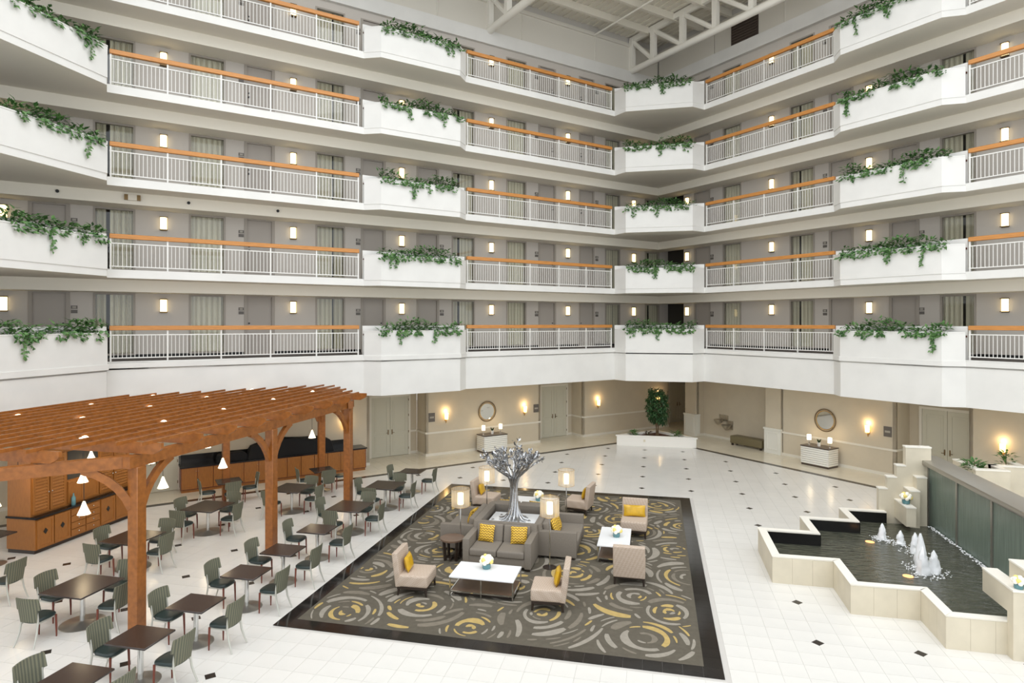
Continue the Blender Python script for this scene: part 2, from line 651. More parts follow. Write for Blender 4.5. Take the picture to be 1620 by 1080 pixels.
# corridor walls -----------------------------------------------------------------------------------
# (kind, s_far, s_near) measured along each wing from the inner corner
LEFT = [('sconce', 25.28), ('door', 24.64, 23.69), ('sign', 23.53), ('window', 23.04, 21.88), ('sconce', 21.07), ('window', 20.31, 19.16),
        ('sign', 18.65), ('door', 18.5, 17.56), ('sconce', 16.86), ('window', 16.04, 14.91), ('sign', 14.39), ('door', 14.23, 13.31),
        ('sconce', 12.58), ('door', 11.87, 10.95), ('sign', 10.77), ('window', 10.3, 9.18), ('sconce', 8.36), ('window', 7.57, 6.48),
        ('sign', 5.92), ('door', 5.77, 4.86), ('sconce', 4.12), ('door', 3.38, 2.52), ('sign', 2.31), ('window', 1.78, .78), ('sconce', -.12), ('window', -.92, -1.97)]
RIGHT = [('sconce', .07), ('door', .55, 1.47), ('sign', 1.62), ('window', 2.25, 3.3), ('sconce', 4.9), ('window', 5.76, 6.89), ('sign', 7.34), ('door', 7.55, 8.46),
         ('sconce', 9.12), ('door', 9.89, 10.83), ('sign', 10.96), ('window', 11.55, 12.64), ('sconce', 13.45), ('window', 14.3, 15.45), ('sign', 15.9), ('door', 16.1, 17.0)]
WN = {0: 1.9, 1: 1.95}
HEAD = 2.13
def spans(w, kind):
    out = []
    for e in (LEFT if w == 0 else RIGHT):
        if e[0] == kind:
            out.append((-e[1], -e[2]) if w == 0 else (e[1], e[2]))
    return out
XR = {0: (-27.5, 5.0), 1: (-.18, 18.0)}
for w in (0, 1):
    for k in range(5):
        z = fz(k)
        holes = [(a, b, z, z + HEAD) for a, b in spans(w, 'door')] + [(a, b, z + .1, z + HEAD) for a, b in spans(w, 'window')]
        top = z + STOREY - .25 if k < 4 else z + 2.6
        o = holes_wall(XR[w][0], XR[w][1], WN[w], WN[w] + .16, z, top, holes).build(
            'wall_left' if w == 0 else 'wall_right', 'corridor_wall', None, (AX, AY, 0), WROT[w])
        tag(o, 'grey %s-floor corridor wall of the %s' % (FLOORS[k], WNAME[w]), 'wall', kind='structure')
        bb = MB(); cur = XR[w][0]
        for a_, b_ in sorted(spans(w, 'door')):
            bb.box(cur, a_ - .05, WN[w] - .012, WN[w], z, z + .12); cur = b_ + .05
        bb.box(cur, XR[w][1], WN[w] - .012, WN[w], z, z + .12)
        bb.build('baseboard', 'black_plastic', o)
        # boxed bulkhead that drops below the soffit along the wall
        if k < 4:
            mb = MB()
            if w == 0:
                mb.prism([(-27, .95), (.95, .95), (1.95, 1.95), (-27, 1.95)], z + HEAD, z + STOREY - .25)
            else:
                mb.prism([(-.95, .95), (18, .95), (18, 1.95), (-1.95, 1.95)], z + HEAD, z + STOREY - .25)
            o = mb.build('trim_2', 'soffit_paint', None, (AX, AY, 0), WROT[w])
            tag(o, 'cream boxed bulkhead above the %s-floor corridor, %s' % (FLOORS[k], WNAME[w]), 'bulkhead', kind='structure')
    # added dark wall close behind the curtains, stops light leaking through the gaps
    o = MB().box(XR[w][0] - 2, XR[w][1] + (0 if w else 2.4), 2.62, 2.74, F2, 21.2).build('wall_back', 'interior_shade', None, (AX, AY, 0), WROT[w])
    tag(o, 'added dark wall against light leaks behind the guest room curtains of the %s' % WNAME[w], 'wall', kind='structure')
# passage by the inner corner: side wall, end wall with brown doors
for k in range(5):
    z = fz(k)
    mb = MB().box(-.18, 0.0, 2.11, 5.0, z, z + 2.5)
    o = mb.build('wall_right', 'corridor_wall', None, (AX, AY, 0), WROT[1])
    tag(o, 'side wall of the dark %s-floor passage at the inner corner' % FLOORS[k], 'wall', kind='structure')
    d = MB().box(-1.9, -.18, 4.0, 4.1, z, z + 2.5).build('door_1', 'dark_door', None, (AX, AY, 0), WROT[1])
    tag(d, 'dark brown double door closing the %s-floor passage at the inner corner' % FLOORS[k], 'door', kind='structure')
    for a, b in ((-1.84, -1.08), (-1.0, -.24)):
        MB().box(a, b, 3.95, 4.0, z + .02, z + 2.12).build('leaf_panel', 'dark_door', d)

# third wing at the far side of the pergola end, only its first metres
mb = MB().box(-1, 7, 1.9, 2.05, F2, 21.2)
o = mb.build('wall_left', 'corridor_wall', None, (A3[0], A3[1], 0), R(135))
tag(o, 'grey corridor wall of the return wing at the pergola end', 'wall', kind='structure')

# band over the sixth floor, upper wall and roof ----------------------------------------------------
zb0, zb1 = 18.26, 18.84
for w in (0, 1):
    mb = MB()
    if w == 0:
        mb.prism([(-27, 1.75), (1.75, 1.75), (2.06, 2.06), (-27, 2.06)], zb0, zb1)
    else:
        mb.prism([(-1.75, 1.75), (20, 1.75), (20, 2.06), (-2.06, 2.06)], zb0, zb1)
    o = mb.build('trim_3', 'white_plaster', None, (AX, AY, 0), WROT[w])
    tag(o, 'plain white band above the sixth floor corridor, %s' % WNAME[w], 'fascia', kind='structure')
    xa, xb = ((-27, 1.95) if w == 0 else (-1.86, 20))
    seams = [x for x in ([-23.8, -19.5, -15.2, -11.0, -6.75, -2.45, 1.84] if w == 0 else [-1.84, 1.84, 5.6, 9.9, 14.2, 20])]
    up = MB().box(xa, xb, 1.92, 2.06, zb1, 20.7).build('wall_left' if w == 0 else 'wall_right', 'grout', None, (AX, AY, 0), WROT[w])
    tag(up, 'pale grey panelled upper wall between white band and roof, %s' % WNAME[w], 'wall', kind='structure')
    prev = xa
    for sxx in seams:
        if sxx - prev > .3:
            MB().box(prev + .02, sxx - .02, 1.86, 1.92, zb1, 20.3).build('wall_panel', 'upper_wall', up)
        prev = sxx
    MB().box(xa, xb - (0.0 if w else .1), 1.76, 1.92, 20.08, 20.18).build('ledge', 'upper_wall', up)
    for sxx in seams[:-1] if w == 0 else seams[2:]:
        MB().tube([(sxx, 1.85, zb1), (sxx, 1.85, 20.1)], .035, 6).build('conduit', 'upper_wall', up)
    if w == 1:
        g = MB().box(2.85, 4.28, 1.8, 1.86, zb1 + .02, 20.05).build('vent_grille', 'dark_grille', up)
        mb = MB()
        for i in range(9):
            mb.box(2.88, 4.25, 1.76, 1.81, zb1 + .1 + i * .125, zb1 + .16 + i * .125)
        mb.build('louvre_blade', 'dark_grille', g)

# roof deck with ribs, joists and trusses
roof = MB().prism([LW(27, 2.1), (AX, AY + 2.1 / Q), RW(20, 2.1), RW(20, -5.2), (AX, AY - 5.2 / Q), LW(27, -5.2)], 20.62, 20.75).build('ceiling', 'roof_deck')
tag(roof, 'pale corrugated metal roof deck above the atrium corner', 'roof deck', kind='structure')
mb = MB()
for i in range(78):                      # corrugation, across the joists
    x = -26 + i * .36
    mb.box(x, x + .16, -5.1 if x < -5.0 else -19.5, 1.9, 20.57, 20.625)
mb.build('deck_rib', 'roof_deck', roof, (AX, AY, 0), R(45), kind='stuff')
for j in range(12):
    n = .55 - 1.65 * j
    MB().bar((-26 if n > -5.1 else -5.1, n, 20.42), (1.9, n, 20.42), .16, .34).build('roof_joist', 'roof_deck', roof, (AX, AY, 0), R(45))
def truss(s0, label):
    """welded tube truss that leaves the pergola wing at distance s0 and runs parallel to the fountain wing"""
    t = thing('roof_truss', label, 'roof truss', (AX, AY, 0), R(-45), kind='structure')
    n = -s0
    zb, zt = 18.86, 20.42
    MB().tube([(-1.85, n, zb), (18, n, zb)], .165, 10).build('bottom_chord', 'roof_steel', t)
    MB().bar((-1.85, n, zt), (18, n, zt), .2, .26).build('top_chord', 'roof_steel', t)
    xs = [-1.74] + [-.24 + 1.89 * i for i in range(0, 10)]
    for i, x in enumerate(xs):
        MB().bar((x, n, zb), (x, n, zt), .24, .24, (0, 1, 0)).build('post', 'roof_steel', t)
        if i + 1 < len(xs):
            MB().tube([(x + .08, n, zt - .12), (xs[i + 1] - .08, n, zb + .12)], .11, 8).build('diagonal', 'roof_steel', t)
    return t
truss(.1, 'white tube truss running close along the fountain wing below the roof')
truss(8.5, 'white tube truss that leaves the pergola wing halfway along its length')
o = MB().tube([(*LW(2.55, 1.85), 20.12), (*LW(2.55, -12), 20.12)], .045, 6).build('tie_rod', 'roof_steel')
tag(o, 'thin white steel rod slung below the roof joists', 'tie rod', kind='structure')

facade()
# ground-floor walls -------------------------------------------------------------------------------
def ground_wall(w, pts, z1, label, name):
    """thin wall that follows local points (x, n); chair rail and baseboard are its parts"""
    mb = MB()
    rail, base = MB(), MB()
    for (xa, na), (xb, nb) in zip(pts, pts[1:]):
        d = Vector((xb - xa, nb - na, 0)); L = d.length; d.normalize()
        M = Matrix.Translation((xa, na, 0)) @ Matrix.Rotation(math.atan2(d.y, d.x), 4, 'Z')
        mb.box(0, L, 0, .12, 0, z1, M)
        rail.box(-.01, L + .01, -.03, 0.0, 1.0, 1.08, M)
        base.box(-.005, L + .005, -.015, 0.0, 0, .12, M)
    o = mb.build(name, 'ground_wall', None, (AX, AY, 0), WROT[w])
    tag(o, label, 'wall', kind='structure')
    return o, rail, base
def gw(w, pts, label, name, rails=True):
    o, rail, base = ground_wall(w, pts, 3.4, label, name)
    if rails:
        rail.build('chair_rail', 'ground_trim', o)
    base.build('baseboard', 'ground_trim', o)
    return o
gw(0, [(-10.68, 4.7), (-10.68, 3.7), (-4.45, 3.7), (-4.45, 4.7)], 'beige ground-floor wall carrying the round mirror, pergola wing', 'wall_left')
gw(0, [(-13.4, 4.72), (-10.68, 4.72)], 'beige recess wall around the white double door beside the buffet', 'wall_left')
gw(0, [(-4.45, 4.72), (-1.71, 4.72)], 'beige recess wall around the double door by the metal tree', 'wall_left')
gw(0, [(-1.71, 4.72), (-1.71, 3.75), (4.6, 3.75), (4.6, 4.72)], 'beige ground-floor wall behind the potted fig tree', 'wall_left')
gw(0, [(4.6, 4.75), (9.2, 4.75)], 'beige wall at the back of the corner passage', 'wall_left')
gw(0, [(-27.4, 3.4), (-13.4, 3.4), (-13.4, 4.72)], 'beige wall behind the buffet counter', 'wall_left', False)
gw(1, [(4.5, 4.1), (4.5, 3.15), (9.48, 3.15), (9.48, 4.2)], 'beige ground-floor wall carrying the round mirror, fountain wing', 'wall_right')
gw(1, [(-.75, 4.1), (4.5, 4.1)], 'beige alcove wall behind the bench and drinking fountain', 'wall_right', False)
gw(1, [(9.48, 4.2), (11.95, 4.2), (11.95, 3.15), (18, 3.15)], 'beige wall around the double door behind the fountain', 'wall_right')
gw(1, [(-1.55, 9.5), (-1.55, 3.6), (-.75, 3.6), (-.75, 4.1)], 'beige pier between the corner passage and the bench alcove', 'wall_right', False)
gw(1, [(-5.0, 9.5), (-1.55, 9.5)], 'beige end wall of the ground-floor corner passage', 'wall_back')
# pilasters with white wainscot
def pilaster(x0, x1, n, label):
    p = thing('pilaster', label, 'pilaster', (AX, AY, 0), WROT[1], kind='structure')
    MB().box(x0, x1, n, n + .3, 0, 3.4).build('shaft', 'ground_wall', p)
    b = MB().box(x0 - .04, x1 + .04, n - .05, n + .3, 0, 1.08).build('wainscot', 'wainscot', p)
    MB().box(x0 - .07, x1 + .07, n - .08, n + .3, 1.08, 1.16).build('cap', 'wainscot', b)
    mb = MB()
    xa, xb = x0 + .1, x1 - .1
    for q in ((xa, xb, .18, .22), (xa, xb, .94, .98)):
        mb.box(q[0], q[1], n - .07, n - .05, q[2], q[3])
    mb.box(xa, xa + .04, n - .07, n - .05, .22, .94); mb.box(xb - .04, xb, n - .07, n - .05, .22, .94)
    mb.build('panel_moulding', 'wainscot', b)
pilaster(3.74, 4.52, 3.1, 'square pilaster with white wainscot beside the olive bench')
pilaster(-1.5, -.78, 3.5, 'square pilaster with white wainscot behind the fig tree planter')

# dark stone line that borders the court
o = MB()
LN, RN = 1.42, .92
# exact corner where both lines meet
cx = AX + (RN - LN) * Q; cy = AY + (LN + RN) * Q
for a, b, nn in ((LW(26, LN), (cx, cy), 1), (RW(18, RN), (cx, cy), -1)):
    d = Vector((b[0] - a[0], b[1] - a[1], 0)).normalized()
    nrm = Vector((-d.y, d.x, 0)) * (.26 * (1 if nn == 1 else -1))
    o.add([(a[0], a[1], -.004), (b[0], b[1], -.004), (b[0] + nrm.x, b[1] + nrm.y, -.004), (a[0] + nrm.x, a[1] + nrm.y, -.004),
           (a[0], a[1], .003), (b[0], b[1], .003), (b[0] + nrm.x, b[1] + nrm.y, .003), (a[0] + nrm.x, a[1] + nrm.y, .003)],
          [(4, 5, 6, 7), (0, 1, 5, 4), (1, 2, 6, 5), (2, 3, 7, 6), (3, 0, 4, 7)] if nn == 1 else [(7, 6, 5, 4), (4, 5, 1, 0), (5, 6, 2, 1), (6, 7, 3, 2), (7, 4, 0, 3)])
o.build('border_line', 'inset_stone', floor)

# floor tiles: the 300 that show largest are parts, the rest one part
TX, TY, OX, OY = .431, .4372, 2.975, 12.75
def clip(poly, a, b, c):
    out = []
    for i in range(len(poly)):
        p, q = poly[i], poly[(i + 1) % len(poly)]
        dp, dq = a * p[0] + b * p[1] - c, a * q[0] + b * q[1] - c
        if dp <= 0:
            out.append(p)
        if dp * dq < 0:
            t = dp / (dp - dq)
            out.append((p[0] + (q[0] - p[0]) * t, p[1] + (q[1] - p[1]) * t))
    return out
def in_rug(x, y): return -7.33 < x < 1.1 and 11.15 < y < 22.22
def in_pool(x, y):
    if x > 2.85 and abs(y - 16.5) < .9: return True
    if x > 4.1 and abs(y - 16.5) < 2.15: return True
    if x > 5.4 and abs(y - 16.5) < 3.3 and x < 7.6: return True
    return False
ct, st = math.cos(TH), math.sin(TH)
whole, cut = [], []
g = .0022
lc = (LW(0, LN)[1] - LW(0, LN)[0]); rc = (RW(0, RN)[0] + RW(0, RN)[1])
for i in range(-56, 24):
    for j in range(-26, 48):
        x, y = OX + (i + .5) * TX, OY + (j + .5) * TY
        if in_rug(x, y) or in_pool(x, y) or y < 2.0:
            continue
        d = -st * x + ct * y
        if d < 3:
            continue
        u = (ct * x + st * y) / d
        if abs(u) > .95 and d > 0:
            continue
        if (y - x) - lc > .6 or (x + y) - rc > .6:
            continue
        sq = [(x - TX / 2 + g, y - TY / 2 + g), (x + TX / 2 - g, y - TY / 2 + g), (x + TX / 2 - g, y + TY / 2 - g), (x - TX / 2 + g, y + TY / 2 - g)]
        q = clip(clip(sq, -1, 1, lc), 1, 1, rc)
        if len(q) < 3:
            continue
        full = len(q) == 4 and (y - x) - lc < -.5 and (x + y) - rc < -.5
        inview = abs(u) < .80 and 6.0 * 992.66 / d < 575
        if full and inview:
            whole.append((d, x, y))
        else:
            cut.append(q)
whole.sort()
tb = MB().box(-TX / 2 + g, TX / 2 - g, -TY / 2 + g, TY / 2 - g, -.006, 0.0).mesh('tile', 'floor_tile')
for d, x, y in whole[:300]:
    link('tile', tb, floor, (x, y, random.uniform(-.0004, .0004)))
mb = MB()
for d, x, y in whole[300:]:
    mb.box(x - TX / 2 + g, x + TX / 2 - g, y - TY / 2 + g, y + TY / 2 - g, -.006, random.uniform(-.0004, .0004))
for q in cut:
    mb.prism(q, -.006, 0.0)
mb.build('tile_field', 'floor_tile', floor, kind='stuff')
# small black insets set on the corner at every fourth joint
im = MB().prism([(.115, 0), (0, .115), (-.115, 0), (0, -.115)], -.004, .0018).mesh('inset_tile', 'inset_stone')
ins = 0
for i in range(-12, 6):
    for j in range(-6, 14):
        x, y = OX + i * TX * 4, OY + j * TY * 4
        d = -st * x + ct * y
        if d < 6 or abs((ct * x + st * y) / d) > .9 or in_rug(x, y) or in_pool(x, y):
            continue
        if -7.7 < x < 1.4 and 10.9 < y < 22.5: continue
        if (y - x) - lc > -.2 or (x + y) - rc > -.2: continue
        if 2.4 < x < 8 and 12.6 < y < 20.4 and in_pool(x + .2, y): continue
        link('inset_tile', im, floor, (x, y, 0)); ins += 1
# beige tiles of the perimeter walk, laid along each wing
for w in (0, 1):
    mb = MB()
    n0 = (LN if w == 0 else RN) + .27
    for i in range(-60, 60):
        for j in range(20):
            x, y = i * .46, n0 + j * .46
            mx, my = x + .23, y + .23
            if w == 0:
                if mx < -27 or my > 5 or mx > my - .5: continue
            else:
                if mx > 18 or mx <= -(my + .5) or (mx > -.6 and my > 4.4) or my > 9.6: continue
            mb.box(x + g, x + .46 - g, y + g, y + .46 - g, -.006, 0.0005 * w)
    mb.build('perimeter_tile', 'perimeter_tile', floor, (AX, AY, 0), WROT[w], kind='stuff')
# square black tiles that frame the carpet
bt = MB().box(-.1695, .1695, -.1695, .1695, -.003, .004).mesh('border_tile', 'black_tile')
cells = []
nx, ny = 25, 33
sx, sy = 8.55 / nx, 11.2 / ny
for i in range(nx):
    for j in range(ny):
        if i in (0, nx - 1) or j in (0, ny - 1):
            o = link('border_tile', bt, floor, (-7.4 + (i + .5) * sx, 11.08 + (j + .5) * sy, 0))
            o.scale = (sx / .342, sy / .342, 1)

mark()
# ------------------------------------------------------------------ facade: doors, windows, sconces, signs
def WP(w, x, n, z):
    c, s = math.cos(WROT[w]), math.sin(WROT[w])
    return (AX + x * c - n * s, AY + x * s + n * c, z)
dn = wn = 0
DW = .92
m_leaf = MB().box(-DW / 2 + .05, DW / 2 - .05, .05, .09, .01, HEAD - .05)
m_leaf = m_leaf.mesh('door_leaf', 'door_paint')
m_dfr = MB().box(-DW / 2 - .05, -DW / 2 + .05, -.02, .14, 0, HEAD).box(DW / 2 - .05, DW / 2 + .05, -.02, .14, 0, HEAD).box(-DW / 2 + .05, DW / 2 - .05, -.02, .14, HEAD - .05, HEAD + .0).mesh('frame', 'door_trim')
m_knob = MB().tube([(0, .05, 1.0), (0, 0.0, 1.0)], .035, 8).tube([(0, .05, 1.14), (0, .03, 1.14)], .03, 8).mesh('knob', 'black_plastic')
WW = 1.12
def wfr(ww):
    a = ww / 2
    mb = MB().box(-a, -a + .06, -.02, .12, .1, HEAD).box(a - .06, a, -.02, .12, .1, HEAD).box(-a + .06, a - .06, -.02, .12, HEAD - .06, HEAD).box(-a + .06, a - .06, -.02, .12, .1, .16)
    return mb.mesh('frame', 'door_trim')
m_wfr = wfr(WW)
m_glass = MB().box(-WW / 2 + .06, WW / 2 - .06, .04, .048, .16, HEAD - .06).mesh('glass_pane', 'window_glass')
def curtain(a, b, seed):
    rnd = random.Random(seed)
    n = 44
    vs, fs = [], []
    ph = rnd.random() * 6
    for i in range(n + 1):
        x = a + (b - a) * i / n
        y = .16 + .028 * math.sin(i * 1.55 + ph) + .014 * math.sin(i * .62 + ph)
        vs += [(x, y, .12), (x, y, HEAD - .02)]
    for i in range(n):
        fs.append((2 * i, 2 * i + 2, 2 * i + 3, 2 * i + 1))
    return MB().add(vs, fs, True)
m_cur = [curtain(-WW / 2, WW / 2, 1).mesh('curtain', 'curtain'), None, None]
mbc = curtain(-WW / 2, .1, 2); mbc.v, mbc.f = mbc.v, mbc.f
c2 = curtain(.17, WW / 2, 3); mbc.add(c2.v, c2.f, True)
m_cur[1] = mbc.mesh('curtain', 'curtain')
mbc = curtain(-WW / 2, -.22, 4); c2 = curtain(-.12, WW / 2, 5); mbc.add(c2.v, c2.f, True)
m_cur[2] = mbc.mesh('curtain', 'curtain')
m_scb = MB().box(-.1, .1, -.02, 0, -.24, .24).box(-.115, .115, -.12, -.0, .2, .225).box(-.115, .115, -.12, 0, -.225, -.2).mesh('back_plate', 'bronze')
def shade_mb():
    mb = MB()
    vs, fs = [], []
    n = 6
    for z in (-.2, .2):
        for i in range(n + 1):
            t = PI * i / n
            vs.append((-.1 * math.cos(t), -.02 - .1 * math.sin(t), z))
    for i in range(n):
        fs.append((i, i + 1, n + 2 + i, n + 1 + i))
    mb.add(vs, fs, True)
    mb.f.append(tuple(range(n + 1))[::-1]); mb.sm.append(False); mb.mi.append(0)
    mb.f.append(tuple(range(n + 1, 2 * n + 2))); mb.sm.append(False); mb.mi.append(0)
    return mb
m_shade = shade_mb().mesh('lamp_shade', 'shade_warm')
m_pl1 = MB().box(-.085, .085, -.018, 0, .015, .12).mesh('number_plate', 'sign_plate')
m_pl2 = MB().box(-.085, .085, -.018, 0, -.12, -.015).mesh('braille_plate', 'sign_plate')
m_plt = MB().box(-.05, .05, -.021, -.017, .035, .1).mesh('plate_face', 'sign_inset')

CORN = 'from the inner corner'
for w in (0, 1):
    els = LEFT if w == 0 else RIGHT
    wl = WNAME[w]
    for k in range(5):
        cnt = {'door': 0, 'window': 0, 'sconce': 0, 'sign': 0}
        seq = sorted(els, key=lambda e: e[1])
        z = fz(k)
        for e in seq:
            kd = e[0]
            cnt[kd] += 1
            nth = ORD[cnt[kd]]
            s = (e[1] + e[2]) / 2 if len(e) > 2 else e[1]
            x = -s if w == 0 else s
            p = WP(w, x, WN[w], z)
            fl = FLOORS[k]
            if kd == 'door':
                dn += 1
                t = thing('door_%d' % dn, 'grey guest room door, %s floor, %s, %s %s' % (fl, wl, nth, CORN), 'door', p, WROT[w], 'guest room doors', 'structure')
                t.scale = (abs(e[2] - e[1]) / DW, 1, 1)
                link('door_leaf', m_leaf, t); link('frame', m_dfr, t)
                link('knob', m_knob, t, ((-1 if (cnt[kd] % 2) else 1) * .34, 0, 0))
            elif kd == 'window':
                wn += 1
                t = thing('window_%d' % wn, 'curtained guest room window, %s floor, %s, %s %s' % (fl, wl, nth, CORN), 'window', p, WROT[w], 'guest room windows', 'structure')
                t.scale = (abs(e[2] - e[1]) / WW, 1, 1)
                link('frame', m_wfr, t); link('glass_pane', m_glass, t)
                link('curtain', m_cur[(cnt[kd] * 2 + k * 3 + w) % 3], t)
            elif kd == 'sconce':
                t = thing('wall_sconce', 'lit box-shaped wall sconce, %s floor, %s, %s %s' % (fl, wl, nth, CORN), 'wall lamp', (p[0], p[1], z + 1.73), WROT[w], 'corridor wall sconces')
                link('back_plate', m_scb, t); link('lamp_shade', m_shade, t)
            else:
                t = thing('room_sign', 'small dark room number sign, %s floor, %s, %s %s' % (fl, wl, nth, CORN), 'sign', (p[0], p[1], z + 1.58), WROT[w], 'room number signs')
                a = link('number_plate', m_pl1, t); link('plate_face', m_plt, a)
                link('braille_plate', m_pl2, t)

# emergency light and sprinkler heads on the bulkhead of the pergola wing
bx = onb = None
t = thing('emergency_light', 'beige emergency light box with two dark lamps on third floor bulkhead', 'light', WP(0, -21.98, .95, 12.46 - 2.75 + .22), WROT[0])
MB().box(-.12, .12, -.09, 0, -.09, .09).build('housing', 'ground_trim', t)
for x in (-.17, .17):
    MB().box(x - .05, x + .05, -.1, 0, -.085, .085).build('lamp_head', 'bronze', t)
for i, s in enumerate((23.9, 20.4, 17.6)):
    t = thing('sprinkler_head', 'small dark sprinkler head on third floor bulkhead, %s from the pergola end' % ORD[i + 1], 'sprinkler', WP(0, -s, .95, 9.93), WROT[0])
    MB().tube([(0, 0, 0), (0, -.04, 0)], .05, 8).build('escutcheon', 'black_plastic', t)
    MB().tube([(0, -.04, 0), (0, -.09, 0)], .02, 6).build('nozzle', 'black_plastic', t)

# ------------------------------------------------------------------ balcony railings
BAY = 1.523
m_bal = MB().box(-.008, .008, -.008, .008, .1, .79).mesh('baluster', 'white_metal')
m_post = MB().box(-.022, .022, -.022, .022, 0, .93).mesh('post', 'white_metal')
RAILS = [(0, -22.58, 5, 'at the pergola end'), (0, -10.55, 5, 'next to the inner corner'), (1, 2.86, 4, 'next to the inner corner'), (1, 13.17, 3, 'at the fountain end')]
for w, x0, nb, where in RAILS:
    bay = BAY if w == 0 else 1.5
    L = nb * bay
    m_hand = MB().rbox(0, L, -.06, .06, .93, 1.07, .012, 1).mesh('handrail', 'oak_rail')
    m_r1 = MB().box(0, L, -.02, .02, .775, .805).mesh('top_rail', 'white_metal')
    m_r2 = MB().box(0, L, -.018, .018, .085, .115).mesh('bottom_rail', 'white_metal')
    for k in range(5):
        t = thing('balcony_railing', 'oak-capped white railing on the %s floor, %s, %s' % (FLOORS[k], WNAME[w], where), 'railing', WP(w, x0, .08, fz(k)), WROT[w], 'balcony railings')
        link('handrail', m_hand, t); link('top_rail', m_r1, t); link('bottom_rail', m_r2, t)
        for i in range(nb + 1):
            link('post', m_post, t, (min(max(i * bay, .03), L - .03), 0, 0))
        for i in range(nb):
            for j in range(13):
                link('baluster', m_bal, t, (i * bay + bay * (j + 1) / 14, 0, 0))

# ------------------------------------------------------------------ planters with trailing ivy
def leaf(mb, p, d, up, L, wd):
    """one folded leaf: base at p, pointing along d"""
    d = Vector(d).normalized(); u = Vector(up)
    sd = d.cross(u)
    if sd.length < 1e-3:
        sd = Vector((1, 0, 0))
    sd.normalize()
    nn = sd.cross(d).normalized()
    p = Vector(p)
    a = p + d * L * .42 + sd * wd / 2 + nn * wd * .16
    b = p + d * L * .42 - sd * wd / 2 + nn * wd * .16
    m = p + d * L * .45
    e = p + d * L - nn * L * .12
    mb.add([p, a, e, m, b], [(0, 1, 2, 3), (0, 3, 2, 4)])
def ivy_meshes(L, depth, seed, end_trail=False):
    rnd = random.Random(seed)
    cr = MB()
    x = 0.0
    dens = 0
    while x < L:
        dens = .5 + .5 * math.sin(x * 2.3 + seed) + rnd.random() * .5
        for i in range(int(14 + 22 * max(dens, 0))):
            px = x + rnd.random() * .2
            py = rnd.uniform(-.02, depth)
            pz = rnd.uniform(-.06, .14 + .2 * max(0, dens))
            a = rnd.uniform(0, 2 * PI)
            dd = (math.cos(a), math.sin(a) - .5, rnd.uniform(-.3, .9))
            leaf(cr, (px, py, pz), dd, (0, -.3, 1), rnd.uniform(.14, .28), rnd.uniform(.06, .1))
        if rnd.random() < .65:            # tuft over the front edge
            for i in range(14):
                leaf(cr, (x + rnd.uniform(-.1, .2), rnd.uniform(-.12, -.04), rnd.uniform(-.16, .06)), (rnd.uniform(-1, 1), -.7, rnd.uniform(-.8, .2)), (0, -1, .3), rnd.uniform(.1, .19), rnd.uniform(.06, .1))
        x += .2
    trails = []
    n = max(2, int(L / 1.0))
    for i in range(n):
        tx = rnd.uniform(.1, L - .1)
        ln = rnd.choice([.25, .35, .45, .6])
        mb = MB()
        pts = [(tx, -.06, .02)]
        st = max(3, int(ln / .055))
        cx = tx
        for j in range(1, st + 1):
            cx += rnd.uniform(-.03, .03)
            pts.append((cx, -.09 + rnd.uniform(-.012, .012), .02 - ln * j / st))
        mb.tube(pts, .006, 4, False)
        for q in pts[1:]:
            for r_ in range(2):
                leaf(mb, (q[0] + rnd.uniform(-.06, .06), q[1] - .01, q[2]), (rnd.uniform(-1, 1), -.4, rnd.uniform(-1, .2)), (0, -1, .2), rnd.uniform(.08, .13), rnd.uniform(.06, .09))
        trails.append(mb)
    return cr, trails
def planter(loc, rz, out, back, k, label, ivl, seed, ivx):
    """out: open front outline of the box (local x right, y away from the court), back: x range of the taller back board"""
    t = thing('balcony_planter', label, 'planter', loc, rz, 'balcony planters')
    mb = MB(); cp = MB()
    n = len(out)
    # inner offset outline
    inn = []
    for i in range(n):
        d = Vector((0, 0))
        if i > 0:
            e = Vector((out[i][0] - out[i - 1][0], out[i][1] - out[i - 1][1])).normalized(); d += Vector((-e.y, e.x))
        if i < n - 1:
            e = Vector((out[i + 1][0] - out[i][0], out[i + 1][1] - out[i][1])).normalized(); d += Vector((-e.y, e.x))
        d.normalize()
        inn.append((out[i][0] + d.x * .09, out[i][1] + d.y * .09))
    for i in range(n - 1):
        for m_, z0, z1, gr in ((mb, -.05, .84, 0), (cp, .84, .875, .012)):
            a, b, c, d = out[i], out[i + 1], inn[i + 1], inn[i]
            m_.add([(a[0], a[1] - gr, z0), (b[0], b[1] - gr, z0), (c[0], c[1], z0), (d[0], d[1], z0), (a[0], a[1] - gr, z1), (b[0], b[1] - gr, z1), (c[0], c[1], z1), (d[0], d[1], z1)],
                   [(3, 2, 1, 0), (4, 5, 6, 7), (0, 1, 5, 4), (2, 3, 7, 6), (1, 2, 6, 5), (3, 0, 4, 7)])
    mb.build('front_panel', 'white_plaster', t)
    cp.build('coping', 'white_plaster', t)
    MB().box(back[0], back[1], back[2], back[2] + .08, 0, 1.05).build('back_board', 'white_plaster', t)
    poly = inn + [(inn[-1][0], back[2]), (inn[0][0], back[2])]
    MB().prism(inn + [(back[1] - .01, back[2]), (back[0] + .01, back[2])], .70, .76).build('soil', 'mulch', t)
    return t
SH = -.022
